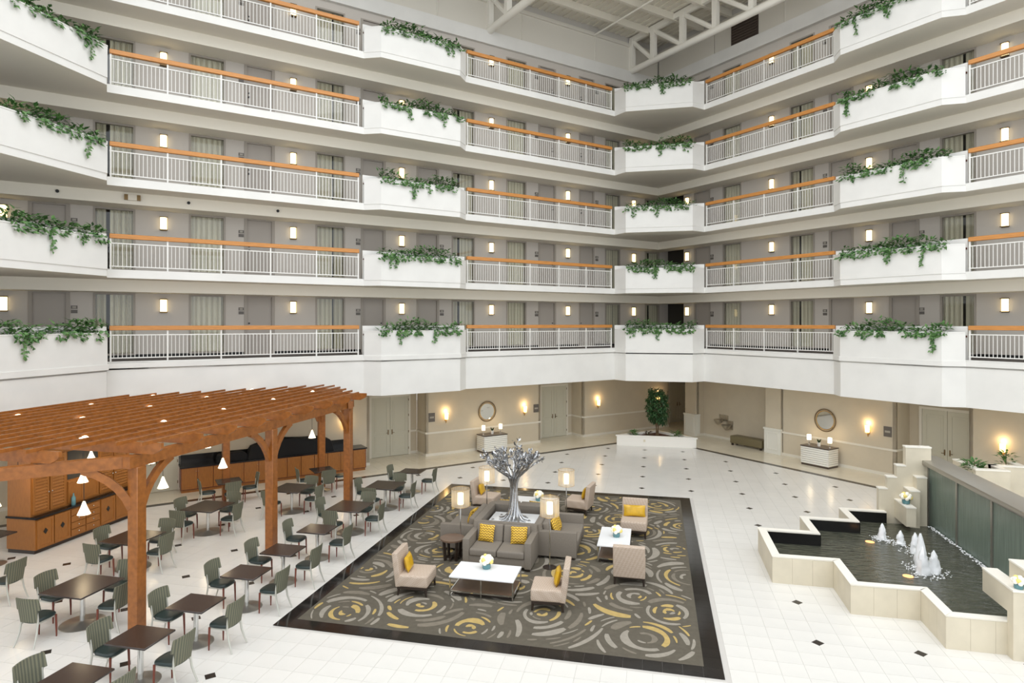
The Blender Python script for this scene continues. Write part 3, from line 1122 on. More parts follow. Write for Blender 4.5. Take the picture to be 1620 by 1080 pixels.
PL = [
    ('mid0', lambda k: (WP(0, -14.81, 0, fz(k)), WROT[0]), [(0, SH), (.49, -.44 + SH), (3.70, -.44 + SH), (4.18, SH)], (0.0, 4.18, .12), 'halfway along the pergola wing', 3.5, .35, -.40),
    ('cor', lambda k: ((0, 0, 0), 0), None, None, 'in the inner corner', 3.3, 0, 0),
    ('mid1', lambda k: (WP(1, 8.87, 0, fz(k)), WROT[1]), [(0, SH), (.5, -.44 + SH), (3.77, -.44 + SH), (4.25, SH)], (0, 4.25, .12), 'halfway along the fountain wing', 3.6, .3, -.40),
    ('end', lambda k: ((0, 0, 0), 0), None, None, 'at the pergola end of the facade', 2.9, 0, 0)]
ca, cb_ = LW(2.83, 0), RW(2.83, 0)
cfl, cfr = LW(2.83, -.76), RW(2.83, -.76)
cxm = (cfl[0] + cfr[0]) / 2; cyl = cfl[1]
cor_out = [(ca[0] - cxm, ca[1] - cyl), (cfl[0] - cxm, SH), (cfr[0] - cxm, SH), (cb_[0] - cxm, cb_[1] - cyl)]
ea, eb = T3(2.83, 0), LW(22.64, 0)
efl, efr = T3(2.83, -.68), LW(22.64, -.67)
eym = (efl[1] + efr[1]) / 2; exl = efl[0]
def tl(p): return (p[1] - eym, -(p[0] - exl))
end_out = [tl(ea), (tl(efl)[0], SH), (tl(efr)[0], SH), tl(eb)]
VAR = {}
for nm, fn, out, back, where, ivl, ix, iy in PL:
    L = {'mid0': 3.2, 'mid1': 3.3, 'cor': 2.9, 'end': 2.7}[nm]
    for k in range(5):
        if nm == 'cor':
            loc, rz = (cxm, cyl, fz(k)), 0.0
            o_, b_ = cor_out, (cor_out[0][0], cor_out[-1][0], cor_out[0][1] + .02)
            ivx0, ivy0 = -L / 2, .035
        elif nm == 'end':
            loc, rz = (exl, eym, fz(k)), R(90)
            o_, b_ = end_out, (end_out[0][0], end_out[-1][0], end_out[0][1] + .02)
            ivx0, ivy0 = -L / 2, .035
        else:
            loc, rz = fn(k)
            o_, b_ = out, back
            ivx0, ivy0 = .5, -.405
        planter(loc, rz, o_, b_, k, 'white built-in balcony planter box, %s floor, %s' % (FLOORS[k], where), L, k, 0)
        key = (nm, k % 3)
        if key not in VAR:
            cr, trs = ivy_meshes(L, .34, 11 * (k % 3) + len(nm) * 7 + ord(nm[0]))
            VAR[key] = (cr.mesh('foliage', 'leaf'), [m_.mesh('trailing_stem', 'leaf') for m_ in trs])
        c, s_ = math.cos(rz), math.sin(rz)
        flip = k >= 3
        ox = ivx0 + (L if flip else 0)
        t = thing('trailing_ivy', 'green trailing ivy spilling over the %s-floor planter %s' % (FLOORS[k], where), 'plant',
                  (loc[0] + ox * c - ivy0 * s_, loc[1] + ox * s_ + ivy0 * c, loc[2] + .86), rz, 'ivy in the balcony planters')
        if flip:
            t.scale = (-1, 1, 1)
        link('foliage', VAR[key][0], t, kind='stuff')
        for m_ in VAR[key][1]:
            link('trailing_stem', m_, t)

facade()
# ------------------------------------------------------------------ ground-floor doors, lamps, mirrors, consoles
def double_door(w, x, n, wd, h, label):
    global dn
    dn += 1
    t = thing('door_%d' % dn, label, 'door', WP(w, x, n, 0), WROT[w], None, 'structure')
    a = wd / 2
    MB().box(-a - .1, -a, -.05, .04, 0, h + .1).box(a, a + .1, -.05, .04, 0, h + .1).box(-a, a, -.05, .04, h, h + .1).build('frame', 'ground_trim', t)
    for sgn in (-1, 1):
        x0, x1 = (-a + .005, -.006) if sgn < 0 else (.006, a - .005)
        lf = MB().box(x0, x1, -.02, .03, .015, h - .005).build('door_leaf', 'ground_door', t)
        mb = MB()
        for za, zb in ((.2, .95), (1.08, h - .18)):
            xa, xb = x0 + .13, x1 - .13
            mb.box(xa, xb, -.032, -.02, za, za + .03).box(xa, xb, -.032, -.02, zb - .03, zb)
            mb.box(xa, xa + .03, -.032, -.02, za + .03, zb - .03).box(xb - .03, xb, -.032, -.02, za + .03, zb - .03)
            mb.box(xa + .08, xb - .08, -.026, -.02, za + .1, zb - .1)
        mb.build('raised_panel', 'ground_door', lf)
        hx = sgn * .09
        MB().box(hx - .02, hx + .02, -.035, -.02, .98, 1.2).bar((hx, -.06, 1.06), (hx + sgn * .1, -.06, 1.06), .02, .02).box(hx - .01, hx + .01, -.07, -.03, 1.05, 1.07).build('lever_handle', 'bronze', lf)
    if True:
        for zz in (.25, 1.0, 1.75, 2.45):
            MB().box(a - .012, a + .012, -.06, -.045, zz, zz + .1).build('hinge', 'bronze', t)
    return t
double_door(0, -12.0, 4.68, 1.75, 2.66, 'tall white double door beside the buffet counter')
double_door(0, -2.92, 4.68, 1.62, 2.66, 'tall white double door between the mirror wall and the fig tree')
double_door(0, 6.4, 4.71, 1.5, 2.66, 'shaded double door behind the potted fig tree')
double_door(1, 10.84, 4.16, 1.76, 2.66, 'tall white double door behind the fountain')
double_door(0, -21.3, 3.36, 1.5, 2.3, 'white panelled double door between buffet counter and wooden hutch')

m_tb = MB().box(-.05, .05, -.03, 0, -.2, .12).tube([(0, -.05, -.3), (0, -.07, -.18)], [.015, .03], 8).mesh('bracket', 'brass')
m_tg = MB().lathe([(.078, -.13), (.086, .0), (.09, .15)], 16, (0, -.1, 0), True).mesh('glass_shade', 'torch_glass')
TORCH = [(0, -9.71, 3.7, 'beside the sign left of the round mirror, pergola wing'), (0, -5.43, 3.7, 'between the round mirror and double door, pergola wing'),
         (0, -.72, 3.75, 'on the wall beside the fig tree'), (0, 3.7, 3.75, 'showing through the fig tree crown'), (0, -14.46, 3.4, 'behind the end post of the pergola'),
         (1, 8.44, 3.15, 'beside the round mirror, fountain wing'), (1, 12.98, 3.15, 'beyond the double door behind the fountain')]
for w, x, n, wh in TORCH:
    wh = wh.replace('sign left of', 'sign by')
    t = thing('torch_sconce', 'glowing glass torch sconce %s' % wh, 'wall lamp', WP(w, x, n, 1.74), WROT[w], 'torch sconces on the ground floor')
    link('bracket', m_tb, t); link('glass_shade', m_tg, t)
    l = bpy.data.lights.new('torch_light', 'POINT'); l.energy = 5; l.color = (1, .72, .38); l.shadow_soft_size = .06
    lo = bpy.data.objects.new('torch_light', l); COL.objects.link(lo); lo.parent = t; lo.location = (0, -.13, .24)
for w, x, n, wh in [(0, -10.4, 3.7, 'next to the first double door, pergola wing'), (0, -4.72, 3.7, 'next to the second double door, pergola wing'), (1, 9.18, 3.15, 'at the edge of the door recess, fountain wing'), (0, 5.2, 4.75, 'by the shaded door behind the fig tree')]:
    t = thing('wall_sign', 'square brown room sign with pale strip %s' % wh, 'sign', WP(w, x, n, 1.74), WROT[w])
    MB().box(-.15, .15, -.025, 0, -.2, .2).build('sign_board', 'sign_plate', t)
    MB().box(-.1, .1, -.032, -.025, -.04, .04).build('sign_strip', 'sign_inset', t)
def torus(R0, r, n=36, m=8, rough=0):
    vs, fs = [], []
    for i in range(n):
        a = 2 * PI * i / n
        for j in range(m):
            b = 2 * PI * j / m
            q = R0 + r * math.cos(b)
            vs.append((q * math.cos(a), r * math.sin(b) * .6, q * math.sin(a)))
    for i in range(n):
        for j in range(m):
            fs.append((i * m + j, i * m + (j + 1) % m, ((i + 1) % n) * m + (j + 1) % m, ((i + 1) % n) * m + j))
    return MB().add(vs, fs, True)
for w, x, n, wh in [(0, -7.54, 3.66, 'above the ribbed console, pergola wing'), (1, 6.63, 3.11, 'above the ribbed console, fountain wing')]:
    t = thing('round_mirror', 'round wall mirror in a bronze double-ring frame %s' % wh, 'mirror', WP(w, x, n, 1.85 if w else 1.8), WROT[w])
    torus(.47, .02).build('outer_ring', 'bronze', t)
    torus(.4, .016).build('inner_ring', 'brass', t)
    mb = MB()
    mb.add([(0, 0.01, 0)] + [(  .395 * math.cos(2 * PI * i / 36), .01, .395 * math.sin(2 * PI * i / 36)) for i in range(36)], [(0, 1 + i, 1 + (i + 1) % 36) for i in range(36)])
    mb.build('mirror_glass', 'mirror', t)
    MB().box(-.3, .3, .012, .04, -.3, .3).build('backing', 'dark_wood', t)
def console(w, x, n, wh):
    Lc, Dc, Hc = 1.24, .72, .82
    t = thing('console_cabinet', 'white ribbed console cabinet with dark top %s' % wh, 'cabinet', WP(w, x, n, 0), WROT[w])
    a = Lc / 2
    MB().box(-a + .03, a - .03, .03, Dc, .06, Hc - .03).build('carcass', 'rib_shadow', t)
    MB().box(-a + .02, a - .02, .02, Dc, 0, .07).build('plinth', 'console_top', t)
    MB().box(-a - .01, a + .01, -.01, Dc, Hc - .035, Hc).build('top', 'console_top', t)
    for i in range(8):
        z0 = .085 + i * .088
        MB().rbox(-a, a, 0, .04, z0, z0 + .074, .012, 1).rbox(-a, -a + .04, .02, Dc, z0, z0 + .074, .012, 1).rbox(a - .04, a, .02, Dc, z0, z0 + .074, .012, 1).build('rib', 'ribbed_white', t)
    for i, dx in enumerate((-.46, .46)):
        l = thing('console_lamp', 'small lit table lamp on the %s side of the console %s' % (['first', 'second'][i], wh), 'lamp', WP(w, x + dx, n + .36, Hc), WROT[w])
        l['label'] = 'small lit lamp at the %s end of the console %s' % (('buffet-side' if i == 0 else 'tree-side') if w == 0 else ('bench-side' if i == 0 else 'fountain-side'), wh)
        MB().lathe([(.07, 0), (.07, .015), (.012, .03), (.02, .1), (.012, .2)], 12).build('base', 'chrome', l)
        MB().lathe([(.085, .2), (.085, .42)], 16).build('lamp_shade', 'table_lamp_shade', l)
        pl = bpy.data.lights.new('lamp_light', 'POINT'); pl.energy = 3; pl.color = (1, .76, .45); pl.shadow_soft_size = .08
        lo = bpy.data.objects.new('lamp_light', pl); COL.objects.link(lo); lo.parent = l; lo.location = (0, .1, .5)
    v = thing('small_plant_pot', 'small spiky plant in a pale pot on the console %s' % wh, 'plant', WP(w, x, n + .34, Hc), WROT[w])
    MB().lathe([(.06, 0), (.075, .16), (.065, .16), (.06, .12)], 14).build('pot', 'planter_white', v)
    mb = MB()
    for i in range(14):
        an = i * 2.4
        leaf(mb, (0, 0, .13), (math.cos(an) * .5, math.sin(an) * .5, 1), (math.cos(an + 1.5), math.sin(an + 1.5), 0), .2, .05)
    mb.build('leaves', 'leaf_dark', v)
console(0, -7.58, 2.78, 'under the pergola-wing mirror')
console(1, 6.7, 2.22, 'under the fountain-wing mirror')
# drinking fountains
t = thing('drinking_fountain', 'stainless two-level drinking fountain on the alcove wall', 'fountain', WP(1, .55, 4.08, 0), WROT[1])
MB().box(-.25, .3, -.03, 0, .95, 1.25).build('back_panel', 'steel_basin', t)
MB().box(.2, .6, -.03, 0, .55, 1.0).build('back_panel', 'steel_basin', t)
for i, (xx, zz) in enumerate(((-.1, .92), (.38, .7))):
    b = MB().lathe([(.05, -.16), (.1, -.1), (.24, .06), (.25, .1), (.22, .1), (.12, .03)], 16, (xx, -.26, zz)).build('basin', 'steel_basin', t)
    MB().tube([(xx, -.03, zz - .02), (xx, -.2, zz - .05)], .06, 8).build('bracket', 'steel_basin', b)
    MB().tube([(xx + .1, -.1, zz + .1), (xx + .1, -.12, zz + .17), (xx + .06, -.16, zz + .18)], .012, 6).build('spout', 'chrome', b)
# bench
t = thing('padded_bench', 'olive padded bench standing in the alcove beside the white pilaster', 'bench', WP(1, 2.6, 3.14, 0), WROT[1])
MB().rbox(-.9, .9, 0, .55, .1, .46, .05, 3).build('cushion', 'bench_leather', t)
for xx in (-.8, .8):
    for yy in (.07, .43):
        MB().box(xx - .04, xx + .04, yy - .04, yy + .04, 0, .1).build('leg', 'dark_wood', t)

# ------------------------------------------------------------------ pergola
pg = thing('pergola', 'large cedar pergola of posts, beams, rafters and slats over the dining area', 'pergola', (-9.8, 10.25, 0))
PX, PY = -9.8, 10.25
ZB0, ZB1 = 3.22, 3.45
def pp(x, y, z): return (x - PX, y - PY, z)
def wbar(name, a, b, w, h, parent=pg, m='cedar'):
    return MB().bar(pp(*a), pp(*b), w, h).build(name, m, parent)
posts = [(-9.8, 10.25), (-9.8, 14.62), (-9.8, 18.84), (-11.91, 20.84), (-14.18, 18.57), (-16.45, 16.3), (-18.72, 14.03), (-14.2, 5.85)]
for i, (x, y) in enumerate(posts):
    p = MB().rbox(-.115, .115, -.115, .115, 0, ZB0, .012, 1).build('post', 'cedar', pg, pp(x, y, 0), R(45) if i > 2 else 0)
# beams: front, return beam along the hutch end, end beam, back beam
wbar('beam', (-9.8, 10.0, (ZB0 + ZB1) / 2), (-9.8, 19.1, (ZB0 + ZB1) / 2), .16, ZB1 - ZB0)
wbar('beam', (-9.86, 10.19, (ZB0 + ZB1) / 2 - .004), (-17.0, 3.05, (ZB0 + ZB1) / 2 - .004), .16, ZB1 - ZB0)
wbar('beam', (-9.62, 18.66, (ZB0 + ZB1) / 2 - .004), (-12.05, 20.98, (ZB0 + ZB1) / 2 - .004), .16, ZB1 - ZB0)
wbar('beam', (-11.75, 21.0, (ZB0 + ZB1) / 2 - .008), (-20.3, 12.45, (ZB0 + ZB1) / 2 - .008), .16, ZB1 - ZB0)
def brace(x, y, dx, dy, L=.78):
    mb = MB()
    n = 5
    P = []
    for i in range(n + 1):
        t = i / n
        # slightly bowed brace from the post up to the beam
        q = t * PI / 2
        P.append((x + dx * (.1 + L * (1 - math.cos(q)) * .55 + L * t * .45), y + dy * (.1 + L * (1 - math.cos(q)) * .55 + L * t * .45), 2.42 + .82 * (math.sin(q) * .55 + t * .45)))
    vs, fs = [], []
    sx, sy = -dy * .05, dx * .05
    for i, p in enumerate(P):
        a = P[max(i - 1, 0)]; b = P[min(i + 1, n)]
        d = Vector((b[0] - a[0], b[1] - a[1], b[2] - a[2])).normalized()
        s = Vector((sx, sy, 0)).normalized()
        u = s.cross(d).normalized() * .07
        p = Vector(pp(*p)); s = s * .05
        vs += [p - s - u, p + s - u, p + s + u, p - s + u]
    for i in range(n):
        for k in range(4):
            k2 = (k + 1) % 4
            fs.append((i * 4 + k, i * 4 + k2, (i + 1) * 4 + k2, (i + 1) * 4 + k))
    fs += [(3, 2, 1, 0), (n * 4, n * 4 + 1, n * 4 + 2, n * 4 + 3)]
    mb.add(vs, fs)
    mb.build('brace', 'cedar', pg)
for x, y, dirs in [(-9.8, 10.25, [(0, 1), (-Q, -Q)]), (-9.8, 14.62, [(0, 1), (0, -1)]), (-9.8, 18.84, [(0, -1), (-Q, Q)]), (-11.91, 20.84, [(Q, -Q), (-Q, -Q)]), (-14.18, 18.57, [(Q, Q), (-Q, -Q)]), (-16.45, 16.3, [(Q, Q), (-Q, -Q)])]:
    for dx, dy in dirs:
        brace(x, y, dx, dy)
# rafters run across (x), with bevelled tails; slats lie on them along y
for k in range(-7, 11):
    y = 10.25 + 1.09 * k
    xr = -9.22 if 10.0 < y < 19.0 else (y - 19.75 if y <= 10.0 else 9.4 - y)
    xl = max(y - 32.8, -20.3)
    if y < 10.0:
        xr = y - 19.55
    if xr - xl < .6:
        continue
    mb = MB()
    z0, z1, h = ZB1 + .02, ZB1 + .24, .035
    pr = [(xl, z0 + .09), (xl + .16, z0), (xr - .2, z0), (xr - .05, z0 + .07), (xr, z0 + .12), (xr, z1), (xl, z1)]
    vs = [pp(px, y - h, pz) for px, pz in pr] + [pp(px, y + h, pz) for px, pz in pr]
    m_ = len(pr)
    fs = [tuple(range(m_)), tuple(range(m_, 2 * m_))[::-1]] + [(i, m_ + i, m_ + (i + 1) % m_, (i + 1) % m_) for i in range(m_)]
    mb.add(vs, [f[::-1] for f in fs][0:0] + fs)
    mb.build('rafter', 'cedar', pg)
for k in range(24):
    x = -9.42 - .478 * k
    ya = 10.0 if x > -9.75 else x + 19.75
    yb = min(x + 32.7 + .06 * math.sin(k * 2.1), 9.4 - x)
    if x > -9.75: ya = 9.95
    MB().box(x - .02 - PX, x + .02 - PX, ya - PY, yb - PY, ZB1 + .235, ZB1 + .3).build('slat', 'cedar', pg)
# pendant lamps hanging from the rafters
pn = 0
m_can = MB().lathe([(.085, -.03), (.085, .0), (.05, .03), (0.0, .04)], 14).mesh('canopy', 'pendant_glass')
m_cord = MB().tube([(0, 0, 0), (0, 0, -1.3)], .006, 5).mesh('cord', 'black_plastic')
m_psh = MB().lathe([(.018, -1.3), (.03, -1.33), (.06, -1.42), (.12, -1.56), (.115, -1.56), (.055, -1.42)], 16, (0, 0, 0), False).mesh('glass_shade', 'pendant_glass')
rowname = {0: 'carpet side', 1: 'middle', 2: 'hutch side'}
for i, x in enumerate((-11.32, -13.62, -15.6)):
    for j, y in enumerate((10.5, 12.6, 14.7, 16.95, 19.2)):
        if y > x + 33.2 or y < x + 20.3:
            continue
        t = thing('pendant_lamp', 'cone-shaped white glass pendant under the pergola, %s row, %s from the buffet end' % (rowname[i], ORD[5 - j]), 'lamp', (x, y, 3.67), 0, 'pergola pendants')
        link('canopy', m_can, t); link('cord', m_cord, t); link('glass_shade', m_psh, t)
        pl = bpy.data.lights.new('pendant_light', 'POINT'); pl.energy = 6; pl.color = (1, .8, .52); pl.shadow_soft_size = .12
        lo = bpy.data.objects.new('pendant_light', pl); COL.objects.link(lo); lo.parent = t; lo.location = (0, 0, -1.62)

# ------------------------------------------------------------------ wooden hutch
HX, HY = -15.6, 13.08
t = thing('wooden_hutch', 'long honey-coloured hutch with louvred upper doors and diamond-inlaid lower doors', 'cabinet', (HX, HY, 0), R(90 + 2))
# local: x right along the front (world +y), y into the hutch
HL = 3.3
MB().box(0, HL, .03, .92, .1, .9).build('base_carcass', 'honey_wood', t)
MB().box(.02, HL - .02, .08, .9, 0, .1).build('plinth', 'dark_wood', t)
MB().box(-.02, HL + .02, -.02, .94, .9, .95).build('countertop', 'granite', t)
MB().box(.02, HL - .02, .2, .92, .95, 2.5).build('upper_carcass', 'honey_wood', t)
MB().box(-.02, HL + .02, .15, .94, 2.5, 2.58).build('cornice', 'honey_wood', t)
def dpanel(x0, x1, z0, z1, y, diamond):
    d = MB().box(x0, x1, y - .025, y, z0, z1).build('door', 'honey_wood', t)
    mb = MB()
    for q in ((x0, x1, z0, z0 + .06), (x0, x1, z1 - .06, z1), (x0, x0 + .06, z0 + .06, z1 - .06), (x1 - .06, x1, z0 + .06, z1 - .06)):
        mb.box(q[0], q[1], y - .037, y - .025, q[2], q[3])
    mb.build('door_frame', 'honey_wood', d)
    if diamond:
        cx, cz = (x0 + x1) / 2, (z0 + z1) / 2 + .04
        MB().add([(cx - .065, y - .032, cz), (cx, y - .032, cz - .085), (cx + .065, y - .032, cz), (cx, y - .032, cz + .085), (cx, y - .022, cz)], [(0, 1, 2, 3)]).build('diamond_inlay', 'black_tile', d)
    return d
for x0, x1 in ((.03, .5), (.53, 1.0), (2.02, 2.52), (2.55, 3.25)):
    dpanel(x0, x1, .13, .87, .03, True)
for i in range(2):
    for j in range(4):
        x0 = 1.04 + i * .48; z0 = .14 + j * .184
        d = MB().box(x0, x0 + .45, 0, .03, z0, z0 + .165).build('drawer', 'honey_wood', t)
        MB().ball((x0 + .225, -.015, z0 + .085), .018, 8, 5).build('knob', 'chrome', d)
for x0, x1 in ((.06, .52), (.56, 1.02), (2.15, 2.62), (2.66, 3.2)):
    d = dpanel(x0, x1, 1.0, 2.44, .2, False)
    for i in range(14):
        z = 1.09 + i * .092
        MB().bar((x0 + .07, .175, z), (x1 - .07, .175, z), .03, .075, (0, -.6, .8)).build('louvre', 'honey_wood', d) if False else None
    mb = MB()
    for i in range(16):
        z = 1.09 + i * .082
        mb.add([(x0 + .06, .155, z), (x1 - .06, .155, z), (x1 - .06, .18, z + .07), (x0 + .06, .18, z + .07), (x0 + .06, .175, z), (x1 - .06, .175, z)], [(0, 1, 2, 3), (4, 5, 1, 0)])
    mb.build('louvre_set', 'honey_wood', d, kind='stuff')
    kx = x1 - .03 if x0 in (.06, 2.15) else x0 + .03
    MB().ball((kx, .14, 1.5), .02, 8, 5).build('knob', 'chrome', d)
dpanel(1.1, 1.58, 1.0, 1.6, .2, False); dpanel(1.61, 2.1, 1.0, 1.6, .2, False)
MB().box(1.1, 2.1, .19, .2, 1.66, 2.44).build('niche_shade', 'interior_shade', t)  # flat dark sheet paints the shade inside an open niche
b = MB().lathe([(.05, 0), (.055, .02), (.055, .2), (.02, .26), (.02, .32)], 12)
o = b.build('glass_bottle', 'teal_glass'); tag(o, 'tall greenish bottle on the hutch counter before the dark niche', 'bottle'); 
hc = math.cos(R(92)); hs = math.sin(R(92))
o.location = (HX + 1.2 * hc - .1 * hs, HY + 1.2 * hs + .1 * hc, .95)

# ------------------------------------------------------------------ buffet counter
t = thing('buffet_counter', 'long honey wood buffet counter with black granite top and upstand', 'counter', WP(0, -17.15, 2.65, 0), WROT[0])
BLn = 3.35
MB().box(-BLn, BLn, .02, .7, .1, .88).build('carcass', 'red_wood', t)  # darker wood colour puts shade into the gaps between the doors
MB().box(-BLn + .02, BLn - .02, .06, .68, 0, .1).build('plinth', 'honey_wood', t)
MB().box(-BLn - .03, BLn + .03, -.03, .72, .88, .925).build('worktop', 'granite', t)
MB().box(-BLn - .02, BLn - .35, .66, .72, .925, 1.22).build('upstand', 'granite', t)
nd = 13
for i in range(nd):
    x0 = -BLn + .02 + i * (2 * BLn - .04) / nd
    x1 = x0 + (2 * BLn - .04) / nd - .02
    d = MB().box(x0, x1, -.005, .02, .13, .86).build('door', 'honey_wood', t)
    mb = MB()
    for q in ((x0, x1, .13, .19), (x0, x1, .8, .86), (x0, x0 + .055, .19, .8), (x1 - .055, x1, .19, .8)):
        mb.box(q[0], q[1], -.016, -.005, q[2], q[3])
    mb.build('door_frame', 'honey_wood', d)
    kx = x1 - .03 if i % 2 == 0 else x0 + .03
    MB().ball((kx, -.025, .74), .012, 6, 4).build('knob', 'chrome', d)
def draped(Lx, Ly, H, seed, r=.12):
    """cloth laid over equipment: sagging box with soft folds"""
    rnd = random.Random(seed)
    nx, ny = 18, 8
    mb = MB()
    vs, fs = [], []
    for lvl, (ex, hz) in enumerate(((1.06, 0.0), (1.03, .35), (1.0, .75), (.96, .93), (.86, 1.0))):
        pts = []
        for i in range(2 * (nx + ny)):
            if i < nx: u, v = -1 + 2 * i / nx, -1
            elif i < nx + ny: u, v = 1, -1 + 2 * (i - nx) / ny
            elif i < 2 * nx + ny: u, v = 1 - 2 * (i - nx - ny) / nx, 1
            else: u, v = -1, 1 - 2 * (i - 2 * nx - ny) / ny
            rip = 1 + (.02 * math.sin(i * 2.1) if lvl < 3 else 0)
            h = H * hz * (1 - .22 * abs(u) ** 5 * (lvl > 1)) * (1 + .05 * math.sin(u * 4 + seed))
            vs.append((u * Lx * ex * rip, v * Ly * ex * rip, h))
    m_ = 2 * (nx + ny)
    for l in range(4):
        for i in range(m_):
            fs.append((l * m_ + i, l * m_ + (i + 1) % m_, (l + 1) * m_ + (i + 1) % m_, (l + 1) * m_ + i))
    fs.append(tuple(4 * m_ + i for i in range(m_)))
    return mb.add(vs, fs, True)
o = draped(1.5, .26, .62, 3).build('covered_equipment', 'black_cloth', None, WP(0, -16.7, 2.98, .926), WROT[0])
tag(o, 'black cloth draped over serving equipment in the middle of the buffet counter', 'cloth cover')
o = draped(.5, .2, .3, 5).build('covered_equipment', 'black_cloth', None, WP(0, -18.8, 3.0, .926), WROT[0])
tag(o, 'low black-covered equipment at the hutch end of the buffet counter', 'cloth cover')

# ------------------------------------------------------------------ dining tables
def table_meshes(lx, ly, rb):
    top = MB().rbox(-lx / 2, lx / 2, -ly / 2, ly / 2, .72, .752, .008, 1).mesh('tabletop', 'table_dark')
    base = MB().lathe([(rb, 0), (rb, .008), (rb * .95, .018), (.09, .045), (.07, .06), (0, .06)], 28).mesh('base_disc', 'brushed_steel')
    col = MB().tube([(0, 0, .05), (0, 0, .72)], .045, 14).mesh('column', 'chrome')
    col2 = MB().box(-.2, .2, -.03, .03, .7, .72).box(-.03, .03, -.2, .2, .7, .72).mesh('top_bracket', 'black_plastic')
    return top, base, col, col2
TM = {'s': table_meshes(.79, .68, .31), 'L': table_meshes(1.02, 1.02, .4), 'd': table_meshes(.76, .76, .31)}
def table(kind, x, y, rz, label):
    t = thing('dining_table', label, 'table', (x, y, 0), rz, 'dark dining tables')
    for nm, m in zip(('tabletop', 'base_disc', 'column', 'top_bracket'), TM[kind]):
        link(nm, m, t)
    return t
# dining chair: faces local -y
def chair_back():
    prof = [(.445, .175, .0), (.52, .185, .01), (.60, .195, .02), (.68, .205, .03), (.685, .25, .03), (.78, .245, .045), (.87, .24, .06), (.905, .232, .065)]
    nx = 9
    vs, fs = [], []
    for face in (0, 1):
        for z, hw, lean in prof:
            for i in range(nx):
                u = -1 + 2 * i / (nx - 1)
                x = u * hw
                y = .2 + lean - .055 * u * u * (hw / .25) ** 2 + (.022 if face else -.0)
                vs.append((x, y, z - .012 * u * u))
    m = len(prof) * nx
    for r_ in range(len(prof) - 1):
        for i in range(nx - 1):
            a = r_ * nx + i
            fs.append((a, a + 1, a + nx + 1, a + nx))
            fs.append((m + a + nx, m + a + nx + 1, m + a + 1, m + a))
    for r_ in range(len(prof) - 1):
        a = r_ * nx
        fs.append((a + nx, m + a + nx, m + a, a))
        b = a + nx - 1
        fs.append((b, m + b, m + b + nx, b + nx))
    for i in range(nx - 1):
        fs.append((i, m + i, m + i + 1, i + 1))
        c = (len(prof) - 1) * nx + i
        fs.append((c + 1, m + c + 1, m + c, c))
    return MB().add(vs, fs, True)
c_back = chair_back().mesh('backrest', 'chair_stripe')
def chair_seat():
    prof = []
    n = 24
    vs, fs = [], []
    for k, (sc, z) in enumerate(((.9, .415), (1.0, .43), (1.0, .46), (.93, .477), (.6, .484))):
        for i in range(n):
            a = 2 * PI * i / n
            ca_, sa_ = math.cos(a), math.sin(a)
            # rounded square, wider at the front
            q = (abs(ca_) ** 3.2 + abs(sa_) ** 3.2) ** (-1 / 3.2)
            x, y = .225 * q * ca_ * sc, .235 * q * sa_ * sc
            x *= 1 - .22 * (y + .235) / .47
            vs.append((x, y - .02, z))
    for k in range(4):
        for i in range(n):
            fs.append((k * n + i, k * n + (i + 1) % n, (k + 1) * n + (i + 1) % n, (k + 1) * n + i))
    fs.append(tuple(reversed(range(n)))); fs.append(tuple(4 * n + i for i in range(n)))
    return MB().add(vs, fs, True)
c_seat = chair_seat().mesh('seat', 'seat_vinyl')
c_fl = [MB().tube([(s * .185, -.2, .42), (s * .19, -.205, .2), (s * .192, -.208, 0)], [.021, .018, .012], 8).mesh('leg', 'red_wood') for s in (-1, 1)]
c_rl = [MB().tube([(s * .188, .2, .68), (s * .182, .178, .52), (s * .18, .175, .42), (s * .185, .2, .26), (s * .2, .255, .1), (s * .212, .3, 0)], [.012, .016, .018, .018, .015, .012], 8).mesh('leg', 'chair_silver') for s in (-1, 1)]
c_rail = MB().bar((-.17, -.2, .405), (-.17, .18, .405), .02, .03).bar((.17, -.2, .405), (.17, .18, .405), .02, .03).bar((-.17, -.19, .405), (.17, -.19, .405), .02, .03).mesh('seat_frame', 'chair_silver')
FACE = {'+x': R(90), '-x': R(-90), '+y': R(180), '-y': 0.0}
NCH = 0
def chair(x, y, rz, label):
    global NCH
    NCH += 1
    rnd = random.Random(NCH * 13)
    t = thing('dining_chair', label, 'chair', (x, y, 0), rz + rnd.uniform(-.07, .07), 'striped dining chairs')
    link('backrest', c_back, t); link('seat', c_seat, t)
    for m in c_fl: link('leg', m, t)
    for m in c_rl: link('leg', m, t)
    link('seat_frame', c_rail, t)
    return t
ROWA = [('s', 20.9), ('L', 18.9), ('L', 16.5), ('s', 14.5), ('s', 12.99), ('s', 11.66), ('s', 10.16), ('s', 8.86), ('s', 7.62)]
for i, (kd, y) in enumerate(ROWA):
    nth = ORD[i + 1]
    x = -8.4 if kd == 's' else -8.52
    table(kd, x, y, 0, ('small dark two-seat table' if kd == 's' else 'large dark four-seat table') + ', %s from the buffet end in the carpet-edge row' % nth)
    off = .64 if kd == 's' else .76
    chair(x - off, y + .02, FACE['+x'], 'striped chair, pergola side of the %s carpet-row table from the buffet' % nth)
    chair(x + off, y, FACE['-x'], 'striped chair, carpet side of the %s carpet-row table from the buffet' % nth)
    if kd == 'L':
        chair(x - .12, y - .74, FACE['+y'], 'striped chair, camera side of the %s carpet-row table from the buffet' % nth)
        chair(x + .1, y + .76, FACE['-y'], 'striped chair, buffet side of the %s carpet-row table from the buffet' % nth)
INN = [(-11.28, 17.92, 'beside the middle pergola post', '+x-'), (-12.5, 15.6, 'in the middle of the pergola', '+x+'), (-12.5, 12.95, 'in front of the hutch', '+x+'), (-11.16, 10.32, 'beside the front pergola post', '+x+')]
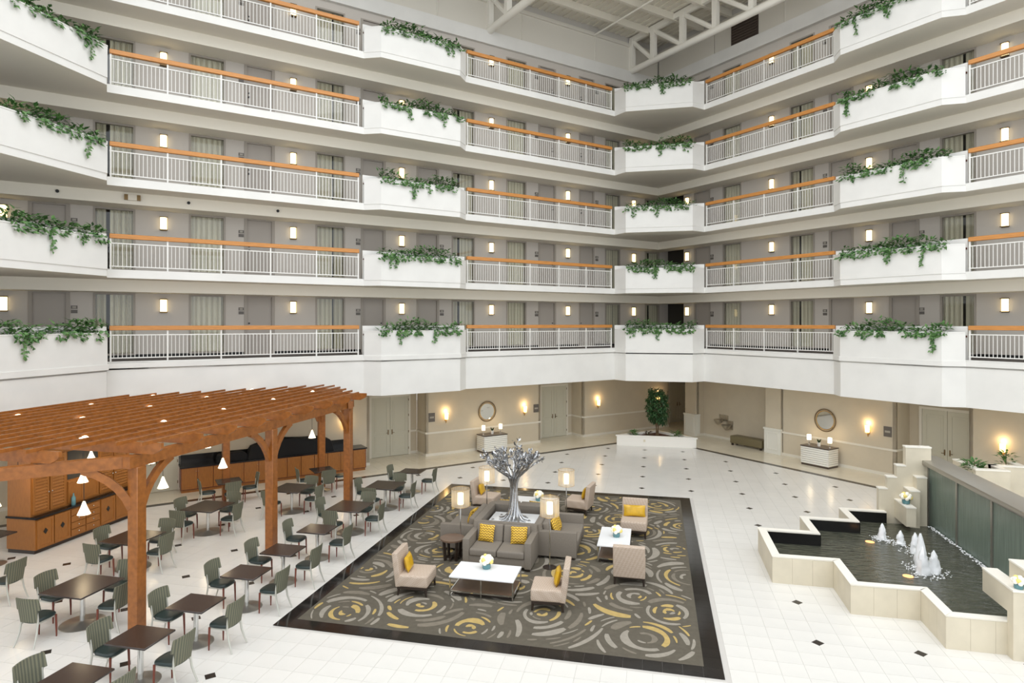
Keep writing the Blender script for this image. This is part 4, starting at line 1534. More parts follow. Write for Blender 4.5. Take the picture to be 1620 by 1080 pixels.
for i, (x, y, wh, q) in enumerate(INN):
    table('L', x, y, 0, 'large dark four-seat table under the pergola, %s' % wh)
    if q == '+x+':
        chair(x - .76, y + .05, FACE['+x'], 'striped chair, hutch side of the table %s' % wh)
    chair(x + .76, y, FACE['-x'], 'striped chair, carpet side of the table %s' % wh)
    chair(x - .2, y - .76, FACE['+y'], 'striped chair, camera side of the table %s' % wh)
    chair(x + .12, y + .76, FACE['-y'], 'striped chair, buffet side of the table %s' % wh)
for x, y, wh in [(-13.83, 18.26, 'before the hutch end of the buffet'), (-11.63, 20.42, 'before the door end of the buffet')]:
    table('d', x, y, R(45), 'small dark table %s' % wh)
    chair(x - .66 * Q, y - .66 * Q, R(135), 'striped chair, hutch side of the small table %s' % wh)
    chair(x + .68 * Q, y + .68 * Q, R(-45), 'striped chair, door side of the small table %s' % wh)
    chair(x + .66 * Q, y - .66 * Q, R(225), 'striped chair, court side of the small table %s' % wh)
table('s', -16.05, 12.3, 0, 'small dark table at the end of the hutch, cut by the picture edge')
chair(-13.62, 10.78, FACE['-x'], 'striped chair standing alone between hutch and front pergola post')

# ------------------------------------------------------------------ carpet
cz = .006
cp = MB().box(-7.06, .83, 11.42, 21.94, -.003, cz).build('patterned_carpet', 'carpet_ground')
tag(cp, 'large grey carpet with swirling gold and silver rose pattern inside a black tile border', 'carpet')
rc_ = [(-6.28, 11.9), (-4.84, 12.57), (-3.55, 11.85), (-2.27, 12.77), (-.43, 14.02), (.29, 13.41), (-.18, 12.2), (.51, 17.15), (.05, 21.17), (.76, 15.31), (-6.81, 14.12), (-6.32, 16.71), (-1.84, 18.11), (-1.91, 14.97), (-6.9, 20.46), (-4.65, 14.62)]
rnd = random.Random(21)
tries = 0
while len(rc_) < 38 and tries < 6000:
    tries += 1
    p = (rnd.uniform(-7, .8), rnd.uniform(11.5, 21.9))
    if min((p[0] - q[0]) ** 2 + (p[1] - q[1]) ** 2 for q in rc_) > 1.25 ** 2:
        rc_.append(p)
sets = {'carpet_gold': MB(), 'carpet_grey': MB(), 'carpet_mid': MB()}
zc = [cz + .0008]
def stroke(cx_, cy_, r0, a0, a1, wd, m, drift, ecc, rot):
    n = max(7, int((a1 - a0) * r0 / .08))
    L, Rr = [], []
    for i in range(n + 1):
        t_ = i / n
        a = a0 + (a1 - a0) * t_
        r_ = r0 + drift * t_
        w_ = wd * (math.sin(PI * (t_ * .93 + .035)) ** .32) * (.88 + .24 * math.sin(a * 3 + r0 * 9))
        for lst, rr in ((L, r_ + w_ / 2), (Rr, r_ - w_ / 2)):
            px, py = rr * math.cos(a), rr * math.sin(a) * ecc
            px, py = px * math.cos(rot) - py * math.sin(rot), px * math.sin(rot) + py * math.cos(rot)
            lst.append((cx_ + px, cy_ + py))
    pts = L + Rr
    if any(not (-7.05 < p[0] < .82 and 11.43 < p[1] < 21.93) for p in pts):
        return
    z_ = zc[0]; zc[0] += .000004
    vs = [(p[0], p[1], z_) for p in L] + [(p[0], p[1], z_) for p in Rr]
    k = n + 1
    sets[m].add(vs, [(i, k + i, k + i + 1, i + 1) for i in range(n)])
CS = .03
GX0, GY0 = -7.06, 11.42
NX_, NY_ = int(7.89 / CS), int(10.52 / CS)
occ = bytearray(NX_ * NY_)
def cells_of(cx_, cy_, r0, a0, a1, wd, drift, ecc, rot, marg):
    out_ = set()
    n = max(3, int(r0 * (a1 - a0) / .03))
    for i in range(n + 1):
        a = a0 + (a1 - a0) * i / n
        for k in range(-3, 4):
            rr = r0 + drift * i / n + (wd / 2 + marg) * k / 3
            px, py = rr * math.cos(a), rr * math.sin(a) * ecc
            px, py = cx_ + px * math.cos(rot) - py * math.sin(rot), cy_ + px * math.sin(rot) + py * math.cos(rot)
            ix, iy = int((px - GX0) / CS), int((py - GY0) / CS)
            if ix < 1 or iy < 1 or ix >= NX_ - 1 or iy >= NY_ - 1:
                return None
            out_.add(iy * NX_ + ix)
    return out_
rose = [(p[0], p[1], rnd.uniform(0, PI), rnd.uniform(.8, .97)) for p in rc_]
for tr_ in range(26000):
    big = tr_ < 9000
    if tr_ < 900:
        cx_, cy_, rot, ecc = rose[tr_ % len(rose)]
        r_ = rnd.uniform(.07, .42)
        a = rnd.uniform(0, 6.28)
    else:
        px, py = rnd.uniform(-7, .8), rnd.uniform(11.5, 21.9)
        cx_, cy_, rot, ecc = min(rose, key=lambda q: (q[0] - px) ** 2 + (q[1] - py) ** 2)
        qx, qy = px - cx_, py - cy_
        lx, ly = qx * math.cos(rot) + qy * math.sin(rot), (-qx * math.sin(rot) + qy * math.cos(rot)) / ecc
        r_ = (lx * lx + ly * ly) ** .5
        a = math.atan2(ly, lx)
        if r_ < .05: continue
    ln = rnd.uniform(.4, 1.2) if big else rnd.uniform(.2, .5)
    if r_ < .3: ln *= .6
    wd = rnd.uniform(.1, .2) if big else rnd.uniform(.05, .1)
    if r_ < .25: wd = min(wd, .11)
    sp = min(ln / r_, 3.6)
    dr = rnd.uniform(-.05, .1) * min(1, r_)
    cs = cells_of(cx_, cy_, r_, a, a + sp, wd, dr, ecc, rot, .012)
    if cs is None or any(occ[q] for q in cs):
        continue
    for q in cells_of(cx_, cy_, r_, a, a + sp, wd, dr, ecc, rot, 0) or ():
        occ[q] = 1
    pg_ = .72 if r_ < .34 else (.38 if r_ < .62 else .16)
    u = rnd.random()
    m = 'carpet_gold' if u < pg_ else ('carpet_grey' if u < pg_ + (1 - pg_) * .6 else 'carpet_mid')
    stroke(cx_, cy_, r_, a, a + sp, wd, m, dr, ecc, rot)
for m in sets:
    sets[m].build('rose_stroke', m, cp, kind='stuff')

# ------------------------------------------------------------------ lounge furniture
def sofa(x, y, rz, label):
    """two-seat sofa facing local -y, 1.72 wide, 1.0 deep"""
    t = thing('sofa', label, 'sofa', (x, y, 0), rz, 'grey sofas around the metal tree')
    w, d = 1.72, 1.02
    a = w / 2
    MB().rbox(-a + .14, a - .14, .0, d - .12, .1, .3, .02, 2).build('base', 'sofa_fabric', t)
    for s in (-1, 1):
        x0, x1 = (-a, -a + .17) if s < 0 else (a - .17, a)
        MB().rbox(x0, x1, -.02, d - .02, .07, .70, .025, 2).build('arm', 'sofa_fabric', t)
        for yy in (.03, d - .12):
            MB().box(x0 + .04, x1 - .04, yy, yy + .08, 0, .075).build('foot', 'dark_wood', t)
    M = Matrix.Translation((0, d - .2, .25)) @ Matrix.Rotation(R(-9), 4, 'X')
    MB().rbox(-a + .02, a - .02, -.02, .17, -.14, .63, .04, 2, M).build('back', 'sofa_fabric', t)
    for s in (-1, 1):
        x0, x1 = (-a + .175, -.008) if s < 0 else (.008, a - .175)
        MB().rbox(x0, x1, -.04, d - .3, .3, .47, .045, 3).build('seat_cushion', 'sofa_fabric', t)
        M2 = Matrix.Translation((0, d - .36, .46)) @ Matrix.Rotation(R(-13), 4, 'X')
        MB().rbox(x0, x1, -.02, .15, -.02, .42, .05, 3, M2).build('back_cushion', 'sofa_fabric', t)
    return t
SOF = {'S1': (-3.76, 14.78, 0.0, 'grey two-seat sofa facing the camera with two chevron cushions'),
       'S2': (-1.95, 16.6, R(90), 'grey sofa facing the fountain with its back to the metal tree'),
       'S3': (-5.52, 16.6, R(-90), 'grey sofa facing the dining tables with its back to the metal tree'),
       'S4': (-3.76, 18.42, R(180), 'grey sofa turned away from the camera, seen over its back')}
for k in SOF:
    sofa(*SOF[k])
def cushion(name, label, x, y, z, rz, tilt, w, h, th, m):
    n = 9
    vs, fs = [], []
    for face in (1, -1):
        for j in range(n):
            for i in range(n):
                u, v = -1 + 2 * i / (n - 1), -1 + 2 * j / (n - 1)
                b = max(0.0, (1 - u ** 4)) ** .5 * max(0.0, (1 - v ** 4)) ** .5
                pin = 1 - .06 * (1 - abs(u) ** 2) * (abs(v) ** 3) - .06 * (1 - abs(v) ** 2) * (abs(u) ** 3)
                vs.append((u * w / 2 * pin, face * -th / 2 * b, h / 2 + v * h / 2 * pin))
    m_ = n * n
    for j in range(n - 1):
        for i in range(n - 1):
            a = j * n + i
            fs.append((a, a + 1, a + n + 1, a + n)); fs.append((m_ + a + n, m_ + a + n + 1, m_ + a + 1, m_ + a))
    mb = MB().add(vs, fs, True)
    o = mb.build(name, m, None, (x, y, z), 0)
    o.rotation_euler = (tilt, 0, rz)
    return tag(o, label, 'cushion', 'throw cushions')
def on_sofa(k, lx, ly, z, dr=0.0):
    x, y, rz, _ = SOF[k]
    return (x + lx * math.cos(rz) - ly * math.sin(rz), y + lx * math.sin(rz) + ly * math.cos(rz), z, rz + dr)
for k, lx, lab, m in [('S1', -.42, 'gold chevron cushion at the side-table end of the sofa facing the camera', 'gold_chevron'), ('S1', .44, 'gold chevron cushion at the lamp end of the sofa facing the camera', 'gold_chevron'),
                      ('S2', -.3, 'gold cushion on the fountain-facing sofa, the one by the floor lamp', 'gold_chevron'), ('S2', .12, 'gold cushion on the fountain-facing sofa, the one in the middle', 'gold_chevron'),
                      ('S3', -.1, 'long gold cushion leaning on the back of the sofa facing the dining tables', 'gold_chevron'), ('S4', .46, 'gold cushion edge above the turned-away sofa, beside the metal tree', 'gold_chevron'), ('S4', -.44, 'gold cushion edge above the turned-away sofa, by the marble table', 'gold_chevron')]:
    x, y, z, rz = on_sofa(k, lx, .53, .475, .12 * (1 if lx > 0 else -1))
    cushion('throw_cushion', lab, x, y, z, rz, R(-20), .42, .42, .15, m)

def slipper_chair(x, y, rz, label, pillow, plabel, pw=.46, ph=.3):
    t = thing('slipper_chair', label, 'armchair', (x, y, 0), rz, 'beige armless lounge chairs')
    a = .36
    MB().rbox(-a, a, -.36, .34, .2, .46, .05, 3).build('seat', 'seat_beige', t)
    M = Matrix.Translation((0, .27, .2)) @ Matrix.Rotation(R(-7), 4, 'X')
    MB().rbox(-a, a, -.03, .1, 0, .74, .03, 3, M).build('backrest', 'seat_beige', t)
    MB().box(-a + .01, a - .01, -.34, .33, .155, .21).build('base_frame', 'dark_wood', t)
    for sx in (-1, 1):
        for yy, k in ((-.31, -1), (.3, 1)):
            MB().tube([(sx * (a - .04), yy, .16), (sx * (a - .03), yy + k * .02, 0)], [.032, .02], 4).build('leg', 'dark_wood', t)
    if pillow:
        c, s = math.cos(rz), math.sin(rz)
        px, py = x - .17 * -s * 1 * 1, y + .17 * c
        px = x - .14 * s; py = y + .14 * c
        cushion('throw_cushion', plabel, px, py, .465, rz + .08, R(-14), pw, ph, .13, 'gold_satin')
    return t
slipper_chair(-5.22, 13.25, R(90 + 3), 'beige armless chair beside the marble table, nearest the dining row', True, 'shiny gold cushion on the beige chair nearest the dining row', .44, .34)
slipper_chair(-2.2, 13.2, R(-90 + 4), 'beige armless chair facing the dining area across the near marble table', True, 'shiny gold cushion on the beige chair under the near floor lamp', .44, .34)
slipper_chair(-.58, 14.88, R(180), 'beige armless chair showing its patterned back to the camera', False, '')
slipper_chair(-.58, 18.12, R(-2), 'beige armless chair facing the camera beyond the side marble table', True, 'long shiny gold cushion on the beige chair facing the camera', .62, .32)
slipper_chair(-2.35, 19.85, R(-90 - 10), 'beige armless chair beside the far lamp, back towards the fountain', True, 'shiny gold cushion on the beige chair beside the far lamp', .42, .34)
slipper_chair(-5.3, 19.6, R(90 - 6), 'beige armless chair behind the far lamp on the dining side', True, 'shiny gold cushion on the beige chair behind the dining-side lamp', .42, .34)

def coffee_table(x, y, rz, lx, ly, label):
    t = thing('coffee_table', label, 'table', (x, y, 0), rz, 'marble coffee tables')
    a, b = lx / 2, ly / 2
    MB().rbox(-a, a, -b, b, .41, .445, .006, 1).build('marble_top', 'marble', t)
    f = MB()
    for sx in (-1, 0, 1):
        for sy in (-1, 1):
            f.box(sx * (a - .02) - .012, sx * (a - .02) + .012, sy * (b - .02) - .012, sy * (b - .02) + .012, 0, .41)
    for sy in (-1, 1):
        f.box(-a + .01, a - .01, sy * (b - .02) - .01, sy * (b - .02) + .01, .0, .02).box(-a + .01, a - .01, sy * (b - .02) - .01, sy * (b - .02) + .01, .1, .125)
    for sx in (-1, 1):
        f.box(sx * (a - .02) - .01, sx * (a - .02) + .01, -b + .03, b - .03, .0, .02).box(sx * (a - .02) - .01, sx * (a - .02) + .01, -b + .03, b - .03, .1, .125)
    f.build('chrome_frame', 'chrome', t)
    MB().box(-a + .035, a - .035, -b + .035, b - .035, .09, .12).build('lower_shelf', 'brown_top', t)
    MB().box(-a + .1, a - .1, -b + .1, b - .1, .02, .09).build('plinth', 'dark_wood', t)
    return t
coffee_table(-3.69, 13.56, 0, 1.45, .88, 'long marble coffee table in front of the sofa facing the camera')
coffee_table(-1.02, 16.5, R(90), 1.46, .8, 'marble coffee table between two beige chairs on the fountain side')
coffee_table(-3.69, 19.3, 0, 1.45, .8, 'marble coffee table beyond the turned-away sofa')
def flower_bowl(x, y, z, label, blue=True, s=1.0):
    t = thing('flower_bowl', label, 'flowers', (x, y, z), 0, 'bowls of white flowers')
    t.scale = (s, s, s)
    MB().lathe([(.075, 0), (.085, .02), (.085, .1), (.075, .1), (.07, .03)], 16).build('glass_bowl', 'teal_glass', t)
    rnd = random.Random(int((x + 20) * 100))
    mb, my = MB(), MB()
    for i in range(16):
        an = i * 2.4; ph = math.acos(1 - 1.25 * (i + .5) / 16)
        c = (.1 * math.sin(ph) * math.cos(an), .1 * math.sin(ph) * math.sin(an), .15 + .085 * math.cos(ph))
        (my if i % 6 == 1 else mb).ball(c, .048, 7, 5)
    mb.build('white_bloom', 'petal', t, kind='stuff')
    my.build('yellow_bloom', 'petal_yellow', t, kind='stuff')
flower_bowl(-3.72, 13.72, .445, 'white flower ball in a teal glass bowl on the long marble table', True, 1.15)
flower_bowl(-.98, 16.5, .445, 'white flower ball in a teal glass bowl on the fountain-side marble table', True, 1.1)
flower_bowl(-3.55, 19.3, .445, 'white flower ball in a teal bowl on the marble table beyond the sofas', True, 1.15)
# round side table
t = thing('side_table', 'round dark wood side table on crossed legs beside the camera-facing sofa', 'table', (-5.02, 15.2, 0))
MB().lathe([(.29, .5), (.31, .51), (.31, .55), (0, .55)], 32).build('top', 'brown_top', t)
for i in range(4):
    a = R(45 + 90 * i)
    MB().bar((.2 * math.cos(a), .2 * math.sin(a), 0), (.24 * math.cos(a), .24 * math.sin(a), .5), .05, .07, (math.cos(a), math.sin(a), 0)).build('leg', 'dark_wood', t)
MB().bar((-.2, 0, .06), (.2, 0, .06), .05, .05).bar((0, -.2, .06), (0, .2, .06), .05, .05).build('stretcher', 'dark_wood', t)
# floor lamps
m_lb = MB().lathe([(.17, 0), (.17, .015), (.03, .03), (0, .03)], 24).mesh('base_disc', 'dark_wood')
m_lp = MB().tube([(0, 0, .02), (0, 0, 1.4)], .014, 8).mesh('pole', 'chrome')
m_ls = MB().lathe([(.235, 1.28), (.235, 1.72)], 36, (0, 0, 0), False).mesh('sheer_shade', 'organza')
m_lr = torus(.235, .006, 36, 6).mesh('rim', 'brass')
m_lc = MB().lathe([(.075, 1.32), (.075, 1.6)], 16).mesh('glowing_core', 'lamp_core')
LAMPS = [(-4.9, 15.5, 'floor lamp with drum shade behind the round side table'), (-2.52, 15.2, 'floor lamp with drum shade at the corner of two sofas, fountain side'),
         (-2.52, 18.15, 'far floor lamp with drum shade beside the beige chair, fountain side'), (-4.86, 17.95, 'far floor lamp with drum shade on the dining side of the metal tree')]
for x, y, lab in LAMPS:
    t = thing('floor_lamp', lab, 'lamp', (x, y, 0), 0, 'drum-shade floor lamps')
    link('base_disc', m_lb, t); link('pole', m_lp, t); link('sheer_shade', m_ls, t); link('glowing_core', m_lc, t)
    for z in (1.28, 1.72):
        o = link('rim', m_lr, t, (0, 0, z)); o.rotation_euler = (R(90), 0, 0)
# square marble table with the metal tree
t = thing('display_table', 'square white marble table between the sofas, carrying the metal tree', 'table', (-3.76, 16.6, 0))
MB().rbox(-.64, .64, -.62, .62, .62, .66, .006, 1).build('top', 'marble', t)
MB().box(-.55, .55, -.53, .53, 0, .62).build('pedestal', 'planter_white', t)
TZ = .66
t = thing('metal_tree', 'shiny silver metal tree sculpture with twisted trunk and leafy branches', 'sculpture', (-3.74, 16.62, TZ))
rnd = random.Random(5)
tw, br, lf = MB(), MB(), MB()
tips = []
for i in range(13):
    a = 2 * PI * i / 13
    pts, rs = [], []
    for j, (rr, z) in enumerate(((.4, 0.012), (.26, .05), (.17, .15), (.12, .3), (.085, .55), (.075, .8), (.085, 1.0), (.15, 1.16))):
        q = a + z * 1.15
        pts.append((rr * math.cos(q), rr * math.sin(q), z)); rs.append((.016, .026, .034, .036, .034, .032, .03, .026)[j])
    tw.tube(pts, rs, 7)
    tips.append((pts[-1], a + 1.16 * 1.15))
tw.tube([(0, 0, .05), (0, 0, 1.15)], .05, 8)
def twig(p, d, L, r, lvl):
    d = Vector(d).normalized(); p = Vector(p)
    m = p + d * L * .5 + Vector((rnd.uniform(-.03, .03), rnd.uniform(-.03, .03), .03))
    e = p + d * L + Vector((0, 0, .05 * L))
    br.tube([p, m, e], [r, r * .8, r * .55], 5)
    if lvl == 0:
        for i in range(4):
            q = p + (e - p) * rnd.uniform(.4, 1.05)
            leaf(lf, q, (d.x + rnd.uniform(-1, 1), d.y + rnd.uniform(-1, 1), d.z + rnd.uniform(-.6, 1)), (rnd.uniform(-1, 1), rnd.uniform(-1, 1), 1), rnd.uniform(.08, .13), .06)
        return
    for i in range(3 if lvl == 2 else 2):
        k = rnd.uniform(.55, 1.0)
        q = p + (e - p) * k
        twig(q, (d.x + rnd.uniform(-.55, .55), d.y + rnd.uniform(-.55, .55), d.z + rnd.uniform(-.15, .45)), L * rnd.uniform(.55, .75), r * .62, lvl - 1)
for (p, a) in tips:
    for kk in range(2):
        el = rnd.uniform(.45, 1.5)
        twig(p, (math.cos(a + rnd.uniform(-.3, .3)), math.sin(a + rnd.uniform(-.3, .3)), el), rnd.uniform(.36, .5), .026, 2)
tw.build('trunk', 'nickel', t)
br.build('branches', 'nickel', t, kind='stuff')
lf.build('leaves', 'nickel', t, kind='stuff')
for i in range(10):
    a = i * 2.4; r_ = .42 + .1 * (i % 3)
    x, y = -3.76 + r_ * math.cos(a) * 1.05, 16.6 + r_ * math.sin(a)
    if abs(x + 3.76) > .56 or abs(y - 16.6) > .54: continue
    mb = MB(); leaf(mb, (-.05, 0, .004), (1, 0, .05), (0, 0, 1), .11, .06)
    mb.v = [(v[0], v[1], v[2]) for v in mb.v] ; 
    b2 = [(v[0], v[1], v[2] - .004) for v in mb.v]; n_ = len(mb.v); mb.add(b2, [f[::-1] for f in [(0, 1, 2, 3), (0, 3, 2, 4)]])
    o = mb.build('fallen_metal_leaf', 'nickel', None, (x, y, TZ + .004), a * 1.7)
    tag(o, 'loose dark metal leaf lying on the square table around the tree', 'leaf', 'loose metal leaves')

# ------------------------------------------------------------------ triangular planter with the fig tree
t = thing('corner_planter', 'white triangular planter in the court corner holding a fig tree', 'planter', (.04, 31.2, 0))
tri = [(-1.88, 0), (1.88, 0), (0, 1.88)]
def inset(tri, d):
    c = (0, .62); 
    return [(c[0] + (p[0] - c[0]) * (1 - d), c[1] + (p[1] - c[1]) * (1 - d)) for p in tri]
ti = inset(tri, .2)
mb, cp2 = MB(), MB()
to = inset(tri, -.03)
for i in range(3):
    j = (i + 1) % 3
    for m_, A, z0, z1 in ((mb, tri, 0, .44), (cp2, to, .44, .5)):
        m_.add([(A[i][0], A[i][1], z0), (A[j][0], A[j][1], z0), (ti[j][0], ti[j][1], z0), (ti[i][0], ti[i][1], z0), (A[i][0], A[i][1], z1), (A[j][0], A[j][1], z1), (ti[j][0], ti[j][1], z1), (ti[i][0], ti[i][1], z1)],
               [(0, 1, 5, 4), (4, 5, 6, 7), (2, 3, 7, 6), (3, 2, 1, 0)])
mb.build('wall', 'planter_white', t); cp2.build('coping', 'planter_white', t)
MB().prism(ti, .3, .4).build('mulch_bed', 'mulch', t)
MB().box(-.6, -.5, -.012, 0, .2, .32).build('outlet_plate', 'stone', t)
f = thing('fig_tree', 'potted fig tree with a dense green crown in the triangular planter', 'tree', (.1, 31.95, .4))
rnd = random.Random(9)
tk = MB()
for i in range(4):
    a = i * 1.6
    tk.tube([(.05 * math.cos(a), .05 * math.sin(a), 0), (.06 * math.cos(a + .8), .06 * math.sin(a + .8), .4), (.1 * math.cos(a + 1.4), .1 * math.sin(a + 1.4), .9), (.25 * math.cos(a + 1.8), .25 * math.sin(a + 1.8), 1.7)], [.035, .03, .026, .012], 6)
tk.build('trunk', 'bark', f)
fl = MB()
clumps = []
for i in range(26):
    tz = (i + .5) / 26
    z = .72 + 1.55 * tz
    R0 = .1 + .42 * math.sin(PI * min(1, .16 + tz * .66))
    a = i * 2.4
    clumps.append((R0 * .75 * math.cos(a), R0 * .75 * math.sin(a), z, rnd.uniform(.17, .27)))
for i in range(2500):
    cx_, cy_, z, cr_ = clumps[i % 26]
    v = Vector((rnd.gauss(0, 1), rnd.gauss(0, 1), rnd.gauss(0, 1))).normalized() * cr_ * rnd.random() ** .35
    leaf(fl, (cx_ + v.x, cy_ + v.y, z + v.z), (v.x + rnd.uniform(-.15, .15), v.y + rnd.uniform(-.15, .15), v.z * .5 - .12), (v.x, v.y, 1), rnd.uniform(.1, .18), .065)
fl.build('crown', 'leaf_dark', f, kind='stuff')
def low_plant(x, y, z, n, r_, label, m='leaf', hgt=.3):
    rnd = random.Random(int(abs(x * 31 + y * 7)))
    p = thing('leafy_plant', label, 'plant', (x, y, z))
    mb = MB()
    for i in range(n):
        a = rnd.uniform(0, 6.28); q = r_ * rnd.random() ** .5
        leaf(mb, (q * math.cos(a) * .6, q * math.sin(a) * .6, rnd.uniform(0.0, hgt)), (math.cos(a), math.sin(a), rnd.uniform(-.2, 1.1)), (0, 0, 1), rnd.uniform(.12, .24), .085)
    mb.build('leaves', m, p, kind='stuff')
    MB().tube([(0, 0, -.02), (.01, 0, hgt)], .012, 5).build('stem', 'stem', p)
low_plant(-1.0, 31.55, .4, 60, .3, 'low green plant at the mirror-wall end of the triangular planter')
low_plant(.98, 31.6, .4, 60, .32, 'low green plant at the bench end of the triangular planter')
low_plant(-.35, 31.75, .4, 26, .18, 'small reddish plant beside the fig tree trunk', 'red_leaf' if 'red_leaf' in MATS else 'leaf_dark', .22)

# ------------------------------------------------------------------ fountain
YC = 16.5
ft = thing('fountain', 'stepped stone fountain basin with a dark pool and a glass cascade wall', 'fountain', (2.64, YC, 0))
FX = 2.64
def fp_(x, y): return (x - FX, y - YC)
out = [(2.64, -1.04), (3.93, -1.04), (3.93, -2.34), (5.22, -2.34), (5.22, -3.46), (6.42, -3.46)]
H = .62
TW = .18
segs = []
pts = [(x, y) for x, y in out]
mir = [(x, -y) for x, y in reversed(out)]
# near side, apex side and far side segments: (x0,y0,x1,y1) as outer faces
path = mir + pts       # far end -> apex -> near end
n = len(path)
inn = []
for i in range(n):
    d = Vector((0.0, 0.0))
    for a, b in (((i - 1), i), (i, (i + 1))):
        if a < 0 or b >= n: continue
        e = Vector((path[b][0] - path[a][0], path[b][1] - path[a][1])).normalized()
        d += Vector((-e.y, e.x))
    inn.append((path[i][0] + d.x * TW, path[i][1] + d.y * TW))
for i in range(n - 1):
    a, b, c, d = path[i], path[i + 1], inn[i + 1], inn[i]
    L = ((b[0] - a[0]) ** 2 + (b[1] - a[1]) ** 2) ** .5
    e = Vector((b[0] - a[0], b[1] - a[1])).normalized(); nn = Vector((-e.y, e.x))
    def P3(p, z): return (p[0] - FX, p[1], z)
    off = lambda p, k: (p[0] + nn.x * k, p[1] + nn.y * k)
    a2, b2 = off(a, .02), off(b, .02)
    MB().add([P3(a2, 0), P3(b2, 0), P3(c, 0), P3(d, 0), P3(a2, H - .03), P3(b2, H - .03), P3(c, H - .03), P3(d, H - .03)],
             [(0, 1, 5, 4), (4, 5, 6, 7), (2, 3, 7, 6), (1, 2, 6, 5), (3, 0, 4, 7)]).build('basin_wall', 'stone', ft)
    MB().add([P3(a, H - .03), P3(b, H - .03), P3(c, H - .03), P3(d, H - .03), P3(off(a, -.012), H), P3(off(b, -.012), H), P3(c, H), P3(d, H)],
             [(0, 1, 5, 4), (4, 5, 6, 7), (2, 3, 7, 6), (3, 2, 1, 0), (1, 2, 6, 5), (3, 0, 4, 7)]).build('coping', 'coping', ft)
    # dark tiled lining on the water side
    c2, d2 = off(c, .015), off(d, .015)
    MB().add([P3(d2, .02), P3(c2, .02), P3(c2, H - .035), P3(d2, H - .035), P3(c, H - .035), P3(d, H - .035)], [(1, 0, 3, 2), (3, 2, 4, 5)]).build('pool_lining', 'pool_tile', ft)
    k = max(1, round(L / .43))
    for j in range(k):
        p0 = (a[0] + e.x * L * j / k, a[1] + e.y * L * j / k); p1 = (a[0] + e.x * L * (j + 1) / k, a[1] + e.y * L * (j + 1) / k)
        q0 = (p0[0] + e.x * .0015, p0[1] + e.y * .0015); q1 = (p1[0] - e.x * .0015, p1[1] - e.y * .0015)
        r0, r1 = off(q0, .025), off(q1, .025)
        MB().add([P3(q0, 0), P3(q1, 0), P3(q1, H - .033), P3(q0, H - .033), P3(r0, 0), P3(r1, 0), P3(r1, H - .033), P3(r0, H - .033)],
                 [(0, 1, 2, 3), (4, 0, 3, 7), (1, 5, 6, 2), (3, 2, 6, 7)]).build('stone_panel', 'stone', ft)
poly = [(p[0] - FX, p[1]) for p in inn] + [(7.5 - FX, -3.3), (7.5 - FX, 3.3)]
MB().prism(poly, .0, .05).build('pool_floor', 'pool_tile', ft)
MB().prism(poly, .28, .30).build('water_surface', 'pool_water', ft)
# stepped end walls, mirrored
for sgn in (1, -1):
    y0 = 3.46 * sgn; y1 = 3.66 * sgn
    ya, yb = min(y0, y1), max(y0, y1)
    steps = ((6.28, 6.5, 1.22), (6.5, 6.74, 1.56), (6.74, 6.97, 1.9), (6.97, 7.62, 2.44)) if sgn > 0 else ((6.2, 6.45, 1.22), (6.45, 6.72, 1.56), (6.72, 6.97, 1.9), (6.97, 7.62, 2.44))
    for xa, xb, z in steps:
        MB().box(xa - FX, xb - FX, ya, yb, 0, z).build('step_wall', 'stone', ft)
        MB().box(xa - FX - .012, xb - FX + .012, ya - .012, yb + .012, z, z + .035).build('coping', 'coping', ft)
    blocks = ((6.68, 6.92, 2.58, 3.46, .44, .94), (6.92, 7.16, 2.98, 3.46, .3, 1.3), (7.16, 7.42, 3.2, 3.46, .25, 1.64)) if sgn > 0 else ((6.2, 6.45, -3.46, -2.58, .8, 1.22), (6.45, 6.72, -3.46, -3.0, 1.1, 1.56))
    for xa, xb, a, b, z0, z in blocks:
        MB().box(xa - FX, xb - FX, a, b, z0, z).build('step_block', 'stone', ft)
        MB().box(xa - FX - .008, xb - FX + .008, a - .008, b + .008, z, z + .03).build('coping', 'coping', ft)
# cascade wall
gx = 7.55 - FX
for i in range(4):
    ya = -3.35 + i * 1.72 - .1
    MB().box(gx, gx + .05, ya + .04, ya + 1.72 - .04, .1, 1.96).build('cascade_panel', 'cascade_glass', ft)
for i in range(5):
    ya = -3.45 + i * 1.72
    MB().box(gx - .03, gx + .06, ya - .035, ya + .035, .1, 1.98).build('mullion', 'brushed_steel', ft)
MB().box(gx - .02, gx + .09, 3.42, 3.56, .1, 1.98).build('end_post', 'brushed_steel', ft)
MB().rbox(gx - .16, gx + .5, -4.6, 4.25, 1.97, 2.1, .03, 2).build('steel_cap', 'brushed_steel', ft)
MB().box(gx + .08, gx + .4, -3.6, 3.6, 0, 1.97).build('core_wall', 'stone', ft)
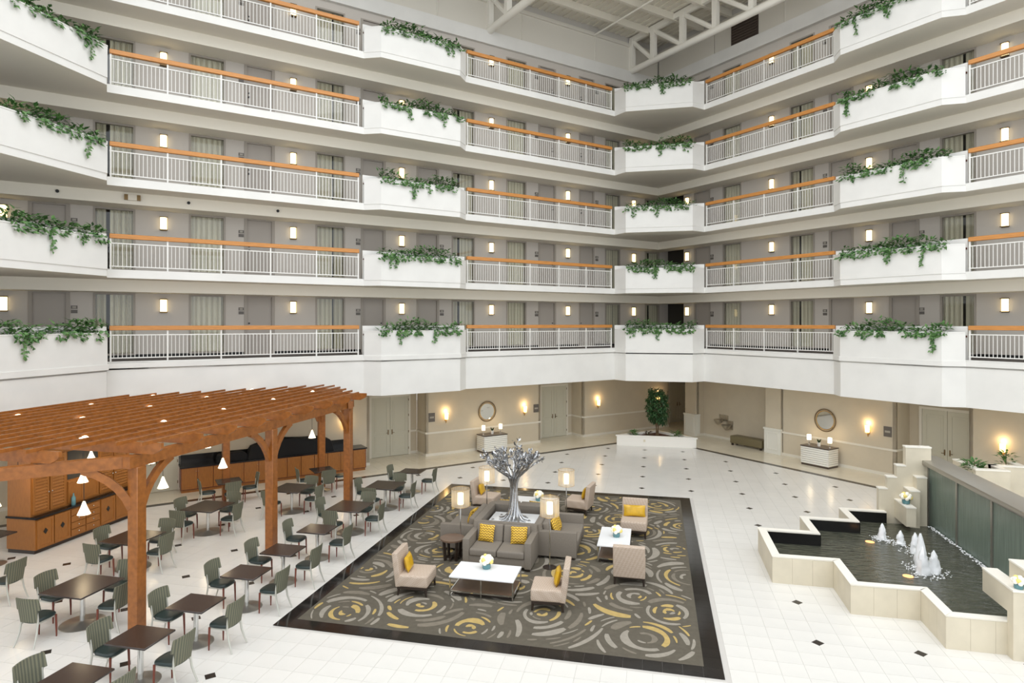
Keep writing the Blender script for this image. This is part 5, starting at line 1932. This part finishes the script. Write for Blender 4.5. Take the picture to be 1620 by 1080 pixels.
# water jets: foaming columns
rnd = random.Random(3)
JET = [(5.82, 18.25, .42, .1), (6.15, 17.95, .36, .1), (6.26, 17.32, .52, .11), (6.02, 16.35, .8, .12), (5.92, 15.95, .62, .13), (6.2, 16.1, .5, .12)]
for x, y, h, r_ in JET:
    mb = MB()
    vs, fs = [], []
    nn_, mm = 12, 9
    for j in range(mm + 1):
        z = h * j / mm
        rr = r_ * (1.12 - .5 * (j / mm) - .5 * (j / mm) ** 4)
        for i in range(nn_):
            a = 2 * PI * i / nn_
            q = rr * rnd.uniform(.72, 1.2)
            vs.append((q * math.cos(a), q * math.sin(a), z + rnd.uniform(-.015, .015)))
    for j in range(mm):
        for i in range(nn_):
            fs.append((j * nn_ + i, j * nn_ + (i + 1) % nn_, (j + 1) * nn_ + (i + 1) % nn_, (j + 1) * nn_ + i))
    fs.append(tuple(mm * nn_ + i for i in range(nn_)))
    mb.add(vs, fs, True)
    for i in range(70):
        a = rnd.uniform(0, 6.28); q = r_ * rnd.uniform(.9, 3.2)
        mb.ball((q * math.cos(a), q * math.sin(a), rnd.uniform(0, .05)), rnd.uniform(.01, .024), 5, 4, (1, 1, .4))
    mb.build('water_jet', 'foam', ft, (x - FX, y - YC, .298), kind='stuff')
mb = MB()
for i in range(260):                     # spray where the cascade meets the pool
    y = rnd.uniform(-1.3, 3.2)
    mb.ball((gx - .03 - abs(rnd.gauss(0, .05)), y, .3 + rnd.uniform(0, .03)), rnd.uniform(.01, .024), 5, 4, (1, 1.6, .6))
mb.build('cascade_foam', 'foam', ft, kind='stuff')
for x, y, nm in ((5.45, 18.0, 'far'), (5.55, 15.75, 'near')):
    l = MB().lathe([(.11, 0), (.11, .012), (0, .014)], 12).build('pool_light', 'pool_glow', ft, (x - FX, y - YC, .29))
flower_bowl(6.8, 19.45, .98, 'white flower ball on the lowest stone block at the far end of the fountain', True, 1.15)
flower_bowl(6.33, 12.94, 1.255, 'white flower ball on the stepped wall at the near end of the fountain', True, .85)
# stone planters behind the cascade wall
t = thing('stone_planter', 'stepped pale stone planter with white coping behind the glass cascade wall', 'planter', (9.4, 21.5, 0))
for xa, xb, ya, yb in ((0, .9, 0, .18), (.72, .9, .18, .85), (.72, 1.7, .7, .88), (1.52, 1.7, .88, 1.5), (0, .18, .18, 1.5)):
    MB().box(xa, xb, ya, yb, 0, 1.56).build('planter_wall', 'stone', t)
    MB().box(xa - .01, xb + .01, ya - .01, yb + .01, 1.56, 1.6).build('coping', 'coping', t)
MB().box(.18, .72, .18, 1.45, 1.3, 1.42).build('soil', 'mulch', t)
low_plant(9.55, 21.95, 1.45, 110, .42, 'bushy green plant in the stone planter behind the cascade wall', 'leaf', .3)
low_plant(10.9, 23.0, 1.45, 60, .35, 'green plant at the picture edge above the stone planter', 'leaf', .4)
